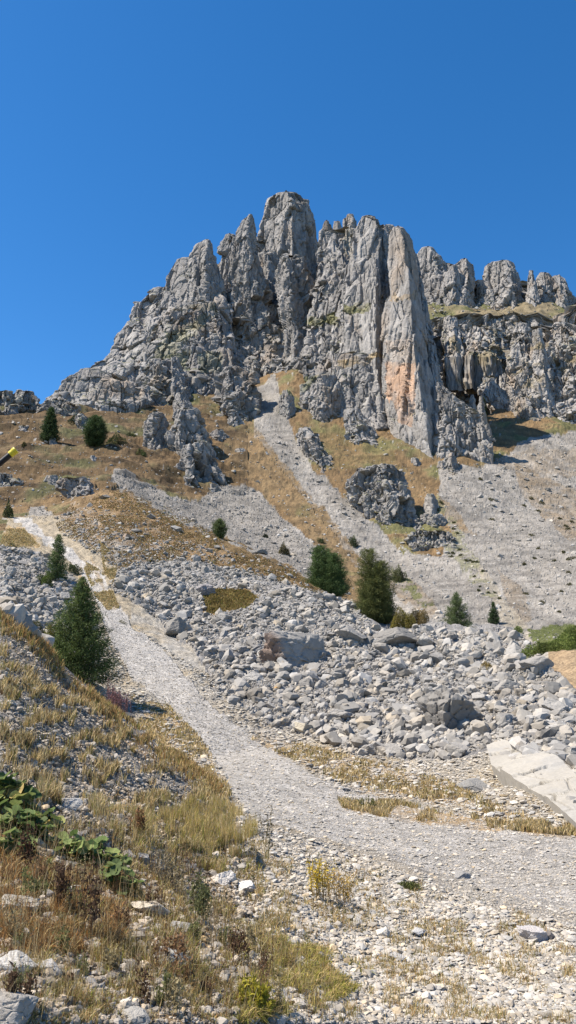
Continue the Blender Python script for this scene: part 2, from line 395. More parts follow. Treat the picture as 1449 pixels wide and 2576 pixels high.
# ------------------------------------------------------------ rock masses
def rockmass(levels, D0, D1, e=.5, depth=.8, seed=1, step=1.5, cell=5.0, amp=1.0, round_=.12, top=.18, lean=None, back=1.0, maxrad=None, tint=(0, 0, 0), dz=0, snap=True, bench=1.6):
    """a rock tower: levels = (v, uLeft, uRight) down the photo; front stands at D0 (foot) to D1 (top);
    e = where across the front its leading corner stands"""
    lv = np.array(levels, float)
    v0, v1 = lv[0, 0], lv[-1, 0]; hwf = 1
    nv = max(8, int((v1 - v0) / step))
    vs = np.linspace(v0, v1, nv)
    uL = np.interp(vs, lv[:, 0], lv[:, 1]); uR = np.interp(vs, lv[:, 0], lv[:, 2])
    # the foot keeps its width and is cut off by the ground
    q = int(nv * .62); um = (uL + uR) / 2; hwid = (uR - uL) / 2
    hwid[q:] = np.maximum.accumulate(hwid[q:]); uL, uR = um - hwid, um + hwid
    if snap:
        hd = hit([um[-1]], [v1])[1][0]
        if np.isfinite(hd) and abs(hd - D0) < 45:
            hh = (tw(uR[-1], v1)[0] - tw(uL[-1], v1)[0]) / 2 * D0 * depth
            sh = hd + min(hh * .45, 6) + .5 - D0; D0 += sh; D1 += sh
    f = (vs - v0) / (v1 - v0)
    D = D1 + (D0 - D1) * f
    tL, w = tw(uL, vs); tR, _ = tw(uR, vs)
    hw = (tR - tL) / 2 * D
    rad = hw * depth if maxrad is None else np.minimum(hw * depth, maxrad)
    rad = np.maximum(rad, np.median(rad) * .35)
    # cross-section: left flank, leading corner, right flank, round the back
    per = (np.median(uR - uL)) * 1.45
    nf = int(max(16, min(420, per / step)))
    nb = max(8, nf // 5)
    ex = 2 * e - 1
    pl = np.array([(-1, .75), (-.93, .2), (ex, -.75), (.93, .2), (1, .75)])
    sl = np.concatenate([[0], np.cumsum(np.hypot(*np.diff(pl, axis=0).T))])
    s = np.linspace(0, sl[-1], nf)
    px = np.interp(s, sl, pl[:, 0]); py = np.interp(s, sl, pl[:, 1])
    k = max(3, int(nf * round_)) | 1; ker = np.hanning(k + 2)[1:-1]; ker /= ker.sum()
    qx = np.convolve(np.pad(px, k // 2, mode='edge'), ker, 'valid'); qy = np.convolve(np.pad(py, k // 2, mode='edge'), ker, 'valid')
    qx = qx / max(abs(qx).max(), .01)
    bx = np.linspace(1, -1, nb + 2)[1:-1]; by = .75 + back * np.sin(np.linspace(0, math.pi, nb + 2)[1:-1])
    cx = np.concatenate([qx, bx]); cy = np.concatenate([qy, by])
    nc = len(cx)
    # benches: the wall steps back in risers and ledges that wander round the tower
    bp = F * bench * cell / D0
    ang = np.linspace(0, 2 * math.pi, nc, endpoint=False)[None, :]
    wob = fbm(np.cos(ang) * 1.7 + seed + 0 * vs[:, None], np.sin(ang) * 1.7 + 0 * vs[:, None], (vs / bp * .3)[:, None] + 0 * ang, 1, seed + 41)
    sv = vs[:, None] / bp + .9 * wob + seed * .37
    fl_ = np.floor(sv); fr = sv - fl_; fr = np.clip((fr - .72) / .28, 0, 1); fr = fr * fr * (3 - 2 * fr)
    vq = np.clip(((fl_ + fr) - .9 * wob - seed * .37) * bp, v0, v1)
    vq = vs[:, None] * .62 + vq * .38
    wq = np.clip((v1 - vs) / 30, 0, 1)[:, None]; vq = vq * wq + vs[:, None] * (1 - wq)
    I = lambda A: np.interp(vq, vs, A)
    tc = (tL + tR) / 2
    radq = I(rad); ycq = I(D) + .55 * radq
    X = I(tc * D) / I(D) * ycq + I(hw) * cx[None, :] * (ycq / I(D))
    Y = ycq + radq * cy[None, :]
    yc = D + .55 * rad
    Z = w[:, None] * (np.minimum(Y, (yc + .45 * rad)[:, None]) * .92 + yc[:, None] * .08) + EYE
    # top rings close the tower
    tp = 8
    tx, ty, tz = [], [], []
    for i in range(tp):
        q = (i + 1) / tp
        sc = 1.001 - q ** 2.6
        tx.append(X[0].mean() + (X[0] - X[0].mean()) * sc); ty.append(Y[0].mean() + (Y[0] - Y[0].mean()) * sc)
        tz.append(Z[0] + hw[0] * top * math.sin(q * math.pi / 2))
    X = np.vstack([np.array(tx)[::-1], X]); Y = np.vstack([np.array(ty)[::-1], Y]); Z = np.vstack([np.array(tz)[::-1], Z])
    sk_ = 7; kk = np.arange(1, sk_ + 1)[:, None] * 2.2
    X = np.vstack([X, np.repeat(X[-1:], sk_, 0)]); Y = np.vstack([Y, np.repeat(Y[-1:], sk_, 0)]); Z = np.vstack([Z, Z[-1:] - kk])
    # outward directions
    gx = np.roll(X, -1, 1) - np.roll(X, 1, 1); gy = np.roll(Y, -1, 1) - np.roll(Y, 1, 1)
    L = np.hypot(gx, gy) + 1e-6
    nx, ny = gy / L, -gx / L
    o = seed * 13.7
    c = cell
    # joints: tall blocks, cracks between them, beds
    wx = fbm(X / (3 * c), Y / (3 * c), Z / (4 * c), 3, seed) * c * .45
    f1, g1, i1 = worley((X + wx) / (1.35 * c) + o, (Y + wx) / (1.35 * c), (Z + .6 * wx) / (4 * c), seed + 3); t1 = worley.tilt
    f2, g2, i2 = worley((X - wx) / (c * .42) + o, (Y + wx) / (c * .42), Z / (c * 1.0), seed + 7); t2 = worley.tilt
    f3, g3, i3 = worley(X / (c * .2) + o, Y / (c * .2), Z / (c * .3), seed + 11); t3 = worley.tilt
    f4, g4, i4 = worley((X + .5 * wx) / (.8 * c) + o, Y / (.8 * c), Z / (13 * c) + .4 * wx / c, seed + 27); t4 = worley.tilt
    rid = 1 - np.abs(fbm(X / (c * 1.6) + o, Y / (c * 1.6), Z / (c * 9), 4, seed + 15)) * 2.6
    bz = (Z + wx * .35 + .10 * X + 1.2 * c * i1) / (c * .8) + o
    bed = np.mod(bz, 1) * (.4 + 1.2 * _h(np.floor(bz).astype(np.int64), np.zeros(bz.shape, np.int64), np.zeros(bz.shape, np.int64), seed)) - .5
    big = fbm(X / (c * 4) + o, Y / (c * 4), Z / (c * 6), 3, seed + 23)
    wsc = np.clip(np.concatenate([np.full(tp, hw[0]), hw, np.full(sk_, hw[-1])])[:, None] / (2.2 * c), .3, 1)
    d = big * c * .10 + (i1 - .5) * c * .30 + t1 * c * .72 - np.exp(-(g1 / .04) ** 2) * c * .24 + (i4 - .5) * c * .20 + t4 * c * .16 - np.exp(-(g4 / .05) ** 2) * c * .20 \
        + (i2 - .5) * c * .12 + t2 * c * .21 - np.exp(-(g2 / .06) ** 2) * c * .07 + (i3 - .5) * c * .05 + t3 * c * .07 + rid * c * .03 + bed * c * .10
    d = d * amp * wsc
    X = X + nx * d; Y = Y + ny * d
    Z = Z + (i2 - .5) * c * .3 * amp * wsc + (i1 - .5) * c * .45 * amp * wsc + dz
    V = np.stack([X, Y, Z], -1).reshape(-1, 3)
    Fc = grid_faces(X.shape[0], nc, wrap=True)
    # albedo: grey limestone, paler blocks, dark cracks stained by water, ochre where asked
    base = .25 * (1 + .14 * (i1 - .5) + .16 * (i2 - .5) + .14 * (i3 - .5) + .2 * big)
    C = base[..., None] * np.array([1.06, 1.0, .93])
    st = np.clip(fbm(X / (c * .9), Y / (c * .9), Z / (c * 6), 4, seed + 31) * 2.2 - .25, 0, 1)
    C = C * (1 - .42 * st)[..., None]
    ru = np.clip(fbm(X / (c * 2), Y / (c * 2), Z / (c * 3), 3, seed + 37) * 2.4 - .5, 0, .6)
    C = C * (1 - ru[..., None]) + np.array([.28, .215, .155]) * ru[..., None]
    C = C + np.array(tint)
    return V, Fc, C.reshape(-1, 3)
def join(parts):
    V = []; Fc = []; C = []; o = 0
    for v, f, c in parts:
        V.append(v); Fc.append(f + o); C.append(c); o += len(v)
    return np.concatenate(V), np.concatenate(Fc), np.concatenate(C)

m = NT('limestone_cliff', .9)
c = m.attr()
c = m.mix(c, m.ramp(m.noise(.35, 9, .7, sc=(1, 1, .35)), [(.3, .72), (.7, 1.25)]), 1.0, 'MULTIPLY')
c = m.mix(c, m.ramp(m.noise(1.2, 6, .7, sc=(1, 1, .5)), [(.3, .8), (.7, 1.2)]), 1.0, 'MULTIPLY')
# turf on ledges flat enough to hold it
sx = m.n.new('ShaderNodeSeparateXYZ'); m.l.new(m.geo.outputs['Normal'], sx.inputs[0])
led = m.math('ADD', sx.outputs[2], m.math('MULTIPLY', m.math('SUBTRACT', m.noise(.06, 4, .6), .5), 1.3))
gcol = m.mix((.16, .135, .05), (.08, .095, .03), m.ramp(m.noise(.12, 4), [(.4, 0), (.6, 1)]))
c = m.mix(c, gcol, m.ramp(led, [(.80, 0), (.90, .85)]))
m.color(c)
m.bump(m.noise(.9, 9, .7, sc=(1, 1, .5)), .5, .6)
MC = m.m

P = []
def R(*a, **k): P.append(rockmass(*a, **k))
# core behind everything so that no sky shows between towers
R([(610,735,780),(640,660,960),(700,560,1050),(760,470,1065),(850,330,1090),(950,200,1100),(1050,120,1110),(1150,300,1120)], 395, 430, e=.6, depth=.25, seed=2, step=3, cell=8, snap=False)
R([(655,440,535),(690,420,560),(760,400,575),(850,350,590),(960,330,600)], 292, 336, e=.6, depth=.3, seed=50, cell=8, round_=.15, snap=False, amp=.42)
R([(600,572,655),(640,556,812),(700,552,812),(800,560,810),(900,600,800),(945,620,780)], 335, 372, e=.5, depth=.25, seed=51, cell=7, amp=.8, round_=.3, snap=False)
R([(590,805,935),(660,800,938),(760,785,940),(900,760,945),(1080,800,955)], 272, 330, e=.5, depth=.3, seed=52, cell=7, amp=.7, round_=.3, snap=False)
R([(640,1000,1052),(760,1000,1075),(900,1000,1100),(1000,1000,1125),(1165,1020,1150)], 246, 288, e=.5, depth=.5, seed=53, cell=6, amp=.7, round_=.3, snap=False)
# summit tower
R([(486,694,744),(496,676,760),(508,666,778),(530,660,789),(580,650,796),(640,642,802),(690,655,803),(760,672,800),(850,712,775),(900,735,760)], 345, 364, e=0.58, depth=1.15, seed=3, cell=8, round_=0.03, top=.08, amp=0.6)
R([(640,640,700),(720,648,735),(800,670,745),(880,715,750)], 342, 352, e=.4, seed=4, cell=4, depth=1.2)
R([(650,700,770),(700,690,795),(780,700,800),(850,730,775),(930,745,760)], 338, 352, e=.3, seed=44, cell=5, depth=1.2)
# shoulder left of summit
R([(540,626,634),(552,612,640),(575,596,646),(640,585,652),(700,580,665),(800,590,690),(930,620,720)], 352, 366, e=.5, seed=5, cell=4.5)
R([(592,566,590),(605,560,612),(640,556,630),(700,550,650),(780,556,670),(900,600,700)], 348, 362, e=.45, seed=6, cell=4)
R([(640,662,684),(680,656,694),(740,655,700),(800,665,705)], 340, 348, e=.5, seed=8, cell=3)
R([(690,600,640),(740,590,650),(790,595,650),(840,600,640)], 338, 346, e=.5, seed=9, cell=4)
# left tower
R([(604,508,530),(614,492,536),(630,474,540),(660,458,546),(700,446,550),(760,436,558),(800,430,565)], 318, 335, e=0.72, depth=0.9, seed=10, cell=5, round_=.06, amp=0.7)
# long left ridge
R([(672,440,470),(695,418,540),(722,385,552),(748,352,556),(785,324,560),(815,305,565),(845,283,570),(880,256,572),(905,236,575),(930,196,560),(955,160,520),(985,130,480),(1012,112,440)], 268, 332, e=.62, depth=.30, seed=12, cell=7, round_=.15, step=1.7, amp=.42)
R([(765,470,545),(780,430,552),(800,395,560),(850,370,570),(900,350,575),(950,345,560),(1000,350,520)], 272, 300, e=.6, depth=.3, seed=13, cell=7, round_=.3, amp=.62)
R([(930,200,250),(950,160,330),(980,135,360),(1005,122,380),(1030,118,330)], 258, 268, e=.6, depth=.25, seed=14, cell=5.5, round_=.15, amp=.42)
R([(890,470,530),(930,455,545),(960,490,560),(990,510,550)], 268, 284, e=.5, seed=17, cell=4)
R([(880,535,600),(920,545,640),(960,555,660),(990,575,650)], 276, 296, e=.4, seed=18, cell=5)
# dark recess
R([(740,555,705),(800,560,715),(870,575,728),(915,600,728),(946,625,715)], 310, 338, e=.2, depth=.4, seed=19, cell=5, round_=.2)
# towers between summit and main wall
R([(556,815,828),(575,806,838),(620,803,845),(700,800,850),(780,795,850)], 350, 358, e=.55, seed=20, cell=3.5)
R([(556,840,858),(590,836,866),(660,836,870)], 362, 366, e=.5, seed=21, cell=4)
R([(540,872,888),(550,866,898),(600,862,898),(660,860,895),(720,855,895)], 338, 346, e=.62, seed=22, cell=3.5, round_=.05)
R([(606,830,842),(630,820,856),(670,806,864),(710,796,868),(760,786,866),(795,776,870)], 310, 328, e=.6, seed=23, cell=4.5, amp=0.7, depth=0.9)
R([(792,778,850),(815,766,905),(860,752,910),(900,750,900),(960,770,900)], 296, 312, e=.6, depth=0.7, seed=24, cell=5, amp=0.7)
R([(770,850,900),(790,840,925),(850,830,915),(900,840,910)], 290, 305, e=.6, depth=.5, seed=25, cell=5, amp=0.7)
# main wall
R([(546,908,945),(556,899,954),(570,893,962),(600,885,963),(650,874,963),(700,865,962),(770,862,960),(860,860,962),(900,850,961),(960,840,964),(1030,860,975),(1090,900,985)], 262, 300, e=0.84, depth=0.75, seed=26, cell=7, round_=0.04, amp=0.6)
R([(650,930,952),(720,918,953),(800,915,953),(900,912,956),(1000,920,962),(1080,925,975)], 262, 284, e=0.75, depth=1, seed=27, cell=5, amp=0.6)
R([(895,845,930),(915,838,955),(960,838,960),(1020,850,965),(1085,880,975)], 250, 262, e=.7, depth=.4, seed=28, cell=5, round_=.1, amp=0.6)
R([(574,935,1000),(640,935,1005),(800,935,1000),(1080,935,1000)], 272, 304, e=.5, depth=.3, seed=54, cell=6, amp=.8, snap=False)
# rounded outcrops under it
R([(872,762,805),(885,742,828),(905,733,838),(925,720,840),(945,702,842),(965,698,842)], 266, 282, e=.5, depth=.5, seed=30, cell=4.5, round_=.3, amp=0.8)
R([(950,775,850),(965,766,858),(1000,756,866),(1050,766,870),(1088,800,872)], 250, 260, e=.4, depth=0.9, seed=31, cell=3.6, round_=.1, amp=0.8)
R([(983,712,730),(1000,702,742),(1030,697,742),(1062,706,738)], 252, 257, e=.5, seed=32, cell=2.6)
R([(1030,865,905),(1070,868,940),(1120,880,965)], 246, 254, e=.5, depth=.5, seed=33, cell=3.5)
# main pillar
R([(574,986,1018),(584,979,1030),(605,977,1040),(640,977,1048),(700,983,1060),(745,986,1062),(790,982,1070),(860,980,1080),(940,984,1095),(1020,1000,1108),(1100,1010,1120),(1170,1050,1122)], 224, 250, e=0.52, depth=1.35, seed=34, cell=7, round_=0.03, amp=0.55)
R([(735,985,1045),(755,970,1060),(800,967,1068),(860,966,1072),(920,967,1078),(980,974,1085),(1050,985,1090),(1110,1004,1085),(1150,1035,1080)], 216, 236, e=0.6, depth=1.3, seed=35, cell=6, round_=0.03, amp=0.5)
# shaded wall right of the pillar
R([(700,1050,1062),(800,1060,1082),(880,1075,1098),(950,1080,1112),(1020,1080,1125),(1100,1085,1135),(1168,1090,1130)], 228, 266, e=.25, depth=1.2, seed=36, cell=5, amp=0.6)
R([(965,1100,1112),(1000,1100,1150),(1015,1100,1180),(1040,1100,1225),(1090,1100,1238),(1160,1100,1236)], 236, 246, e=.2, depth=.25, seed=37, cell=4.5, round_=.2, amp=.9)
R([(994,1186,1192),(1010,1180,1200),(1040,1172,1210),(1080,1165,1215)], 236, 239, e=.4, seed=38, cell=2.5)
R([(998,1208,1214),(1020,1204,1220),(1080,1200,1232),(1160,1200,1244)], 232, 236, e=.4, seed=39, cell=2.5)
R([(1068,1216,1232),(1090,1214,1238),(1163,1213,1244)], 229, 231, e=.6, seed=40, cell=2.2, round_=.05)
R([(1120,1205,1222),(1145,1200,1230),(1168,1196,1240)], 232, 234, e=.6, seed=41, cell=2.2)
V, Fc, C = join(P)
pu, pv = uv(V[:, 0], V[:, 1], V[:, 2])
jn = fbm(V[:, 0] / 4, V[:, 1] / 4, V[:, 2] / 4, 3, 91)
ju, jv = pu + 14 * jn, pv + 14 * fbm(V[:, 0] / 4, V[:, 1] / 4, V[:, 2] / 4, 3, 92)
def paint(poly, colr, w, lo=-9):
    global C
    mk = (inpoly(ju, jv, poly) * w * np.clip(.8 + jn, 0, 1))[:, None]
    C = C * (1 - mk) + np.array(colr) * mk * (.8 + .8 * (C.mean(1, keepdims=True) / .235 - .5))
paint([(968,915),(1045,915),(1045,985),(1035,1080),(1005,1060),(972,990)], (.37, .235, .15), .85)
paint([(972,860),(1040,850),(1045,920),(970,925)], (.30, .235, .18), .5)
paint([(862,575),(892,575),(885,650),(868,660)], (.33, .28, .20), .5)
paint([(770,800),(850,788),(850,815),(770,822)], (.12, .115, .04), .85)
paint([(862,765),(930,765),(930,785),(870,785)], (.12, .115, .04), .8)
paint([(850,905),(960,885),(965,900),(930,915),(850,925)], (.24, .175, .09), .85)
paint([(720,960),(800,945),(770,985),(730,1000)], (.10, .105, .04), .8)
paint([(420,840),(545,770),(550,785),(480,850),(400,930),(360,940)], (.17, .16, .08), .55)
paint([(380,900),(480,880),(470,930),(400,950)], (.12, .12, .05), .6)
paint([(440,768),(540,762),(545,780),(440,785)], (.24, .20, .13), .6)
paint([(500,880),(560,880),(560,940),(500,940)], (.10, .11, .045), .45)
paint([(985,738),(1050,735),(1050,752),(985,755)], (.27, .20, .12), .7)
mt = link('mountain', mesh('mountain', V, Fc, C), MC); tag(mt, kind='structure')

# far ridge on the right
P = []
R([(676,1050,1185),(705,1050,1196),(722,1050,1420),(752,1050,1449),(775,1050,1700),(830,1050,1700)], 425, 445, e=.5, depth=.12, seed=60, step=2, cell=8, amp=.7, snap=False)
R([(624,1062,1092),(634,1052,1104),(660,1048,1124),(720,1052,1130),(778,1070,1130)], 425, 440, e=.6, seed=61, cell=6, round_=0.04, amp=0.75, depth=1.0)
R([(652,1158,1180),(664,1142,1192),(690,1130,1196),(730,1112,1202),(785,1098,1203)], 412, 426, e=.55, seed=62, cell=6, round_=0.04, amp=0.75, depth=1.0)
R([(668,1125,1150),(720,1110,1165),(780,1095,1165)], 410, 420, e=.5, seed=63, cell=6)
R([(660,1240,1288),(668,1228,1300),(686,1218,1312),(720,1208,1322),(780,1202,1328)], 410, 425, e=.6, depth=1.0, seed=64, cell=6, round_=0.04, amp=0.75)
R([(682,1331,1341),(700,1327,1346),(740,1325,1360),(790,1322,1365)], 405, 415, e=.5, seed=65, cell=5)
R([(688,1360,1385),(700,1348,1400),(740,1345,1405),(785,1350,1405)], 412, 420, e=.4, seed=66, cell=5)
R([(694,1392,1412),(706,1385,1424),(740,1385,1436),(782,1380,1445)], 410, 420, e=.5, seed=67, cell=5)
R([(744,1430,1446),(760,1420,1470),(775,1420,1520),(790,1415,1700)], 415, 420, e=.5, seed=68, cell=6)
V, Fc, C = join(P); tag(link('far_ridge', mesh('far_ridge', V, Fc, C), MC), kind='structure')

# lower right cliffs with the grassy shelf above them
P = []
R([(826,1060,1449),(850,1060,2000),(900,1070,2300),(1060,1080,2300)], 338, 356, e=.5, depth=.06, seed=80, cell=5, step=2, snap=False)
R([(822,1090,1180),(830,1078,1210),(850,1080,1215),(905,1085,1215),(950,1100,1215),(985,1110,1225),(1045,1120,1250)], 335, 352, e=.5, depth=.3, seed=70, cell=4.5, round_=.3)
R([(800,1120,1150),(830,1118,1160),(870,1120,1165),(898,1130,1160)], 330, 342, e=.5, seed=71, cell=4, round_=.06)
R([(822,1190,1230),(830,1175,1260),(850,1170,1270),(900,1170,1270)], 328, 342, e=.5, depth=.4, seed=72, cell=4.5)
R([(814,1250,1320),(824,1230,1370),(850,1215,1400),(910,1200,1440),(960,1205,1449),(1000,1230,1449),(1030,1270,1449)], 312, 345, e=.45, depth=.25, seed=73, cell=5, round_=.4)
R([(814,1300,1325),(850,1290,1350),(950,1280,1370),(1050,1300,1380)], 305, 322, e=.45, depth=.5, seed=74, cell=4.5)
R([(830,1340,1360),(880,1335,1375),(970,1330,1395),(1050,1340,1400)], 300, 316, e=.6, depth=.8, seed=75, cell=4, round_=.05)
R([(814,1395,1430),(830,1385,1500),(900,1380,1520),(1000,1385,1560),(1070,1400,1600)], 300, 330, e=.5, depth=.4, seed=76, cell=5)
R([(950,1215,1250),(1000,1220,1290),(1040,1270,1330)], 308, 316, e=.5, depth=.5, seed=77, cell=4)
R([(1000,1290,1340),(1040,1300,1370),(1065,1330,1370)], 300, 306, e=.5, depth=.6, seed=78, cell=4)
R([(812,1400,1900),(840,1400,2300),(1060,1440,2300)], 320, 350, e=.5, depth=.2, seed=79, cell=7, step=3)
V, Fc, C = join(P)
pu, pv = uv(V[:, 0], V[:, 1], V[:, 2])
C = C * 1.15
jn = fbm(V[:, 0] / 5, V[:, 1] / 5, V[:, 2] / 4, 3, 93)
w = np.clip(jn * 2.5 + .2 - np.abs(pv - 900 - (pu - 1250) * .1) / 90, 0, .75)[:, None]
C = C * (1 - w) + np.array([.22, .175, .095]) * w
tag(link('lower_cliffs', mesh('lower_cliffs', V, Fc, C), MC), kind='structure')
# shelf of turf between ridge and lower cliffs
ss = np.linspace(1040, 2300, 420); rr = np.linspace(0, 1, 70)
top = np.interp(ss, [1040,1090,1200,1260,1330,1449,1700,2300], [764,761,767,758,754,769,777,787])
bot = np.interp(ss, [1040,1090,1200,1260,1330,1449,1700,2300], [880,848,845,840,836,842,842,850])
vv = bot[None, :] + (top - bot)[None, :] * rr[:, None]
DD = 364 + (420 - 364) * rr[:, None] + 0 * vv
t_, w_ = tw(np.repeat(ss[None, :], 70, 0), vv)
X = t_ * DD; Y = DD; Z = w_ * DD + EYE
Z = Z + fbm(X / 12, Y / 12, 0 * X, 4, 95) * 4.5 + (worley(X / 4, Y / 4, 0 * X, 98)[2] - .5) * 1.2
C = np.array([.185, .15, .09]) * (1 + .6 * fbm(X / 3, Y / 3, 0 * X, 4, 97))[..., None]
gm = np.clip(fbm(X / 14, Y / 14, 0 * X, 3, 96) * 3 - .1, 0, .75)[..., None]; C = C * (1 - gm) + np.array([.11, .12, .04]) * gm
V = np.stack([X, Y, Z], -1).reshape(-1, 3)
# give the shelf a body: skirt dropping down behind the cliffs
lo = V.copy(); lo[:, 2] -= 60
Fc = grid_faces(70, 420)[:, ::-1]
sk = grid_faces(70, 420) + len(V)
n0 = np.arange(419); edge = np.stack([n0, n0 + 1, n0 + 1 + len(V), n0 + len(V)], -1)
tag(link('grass_shelf', mesh('grass_shelf', np.concatenate([V, lo]), [Fc, edge], np.concatenate([C.reshape(-1, 3)] * 2)), MG), kind='structure')

rs = np.random.default_rng(5)
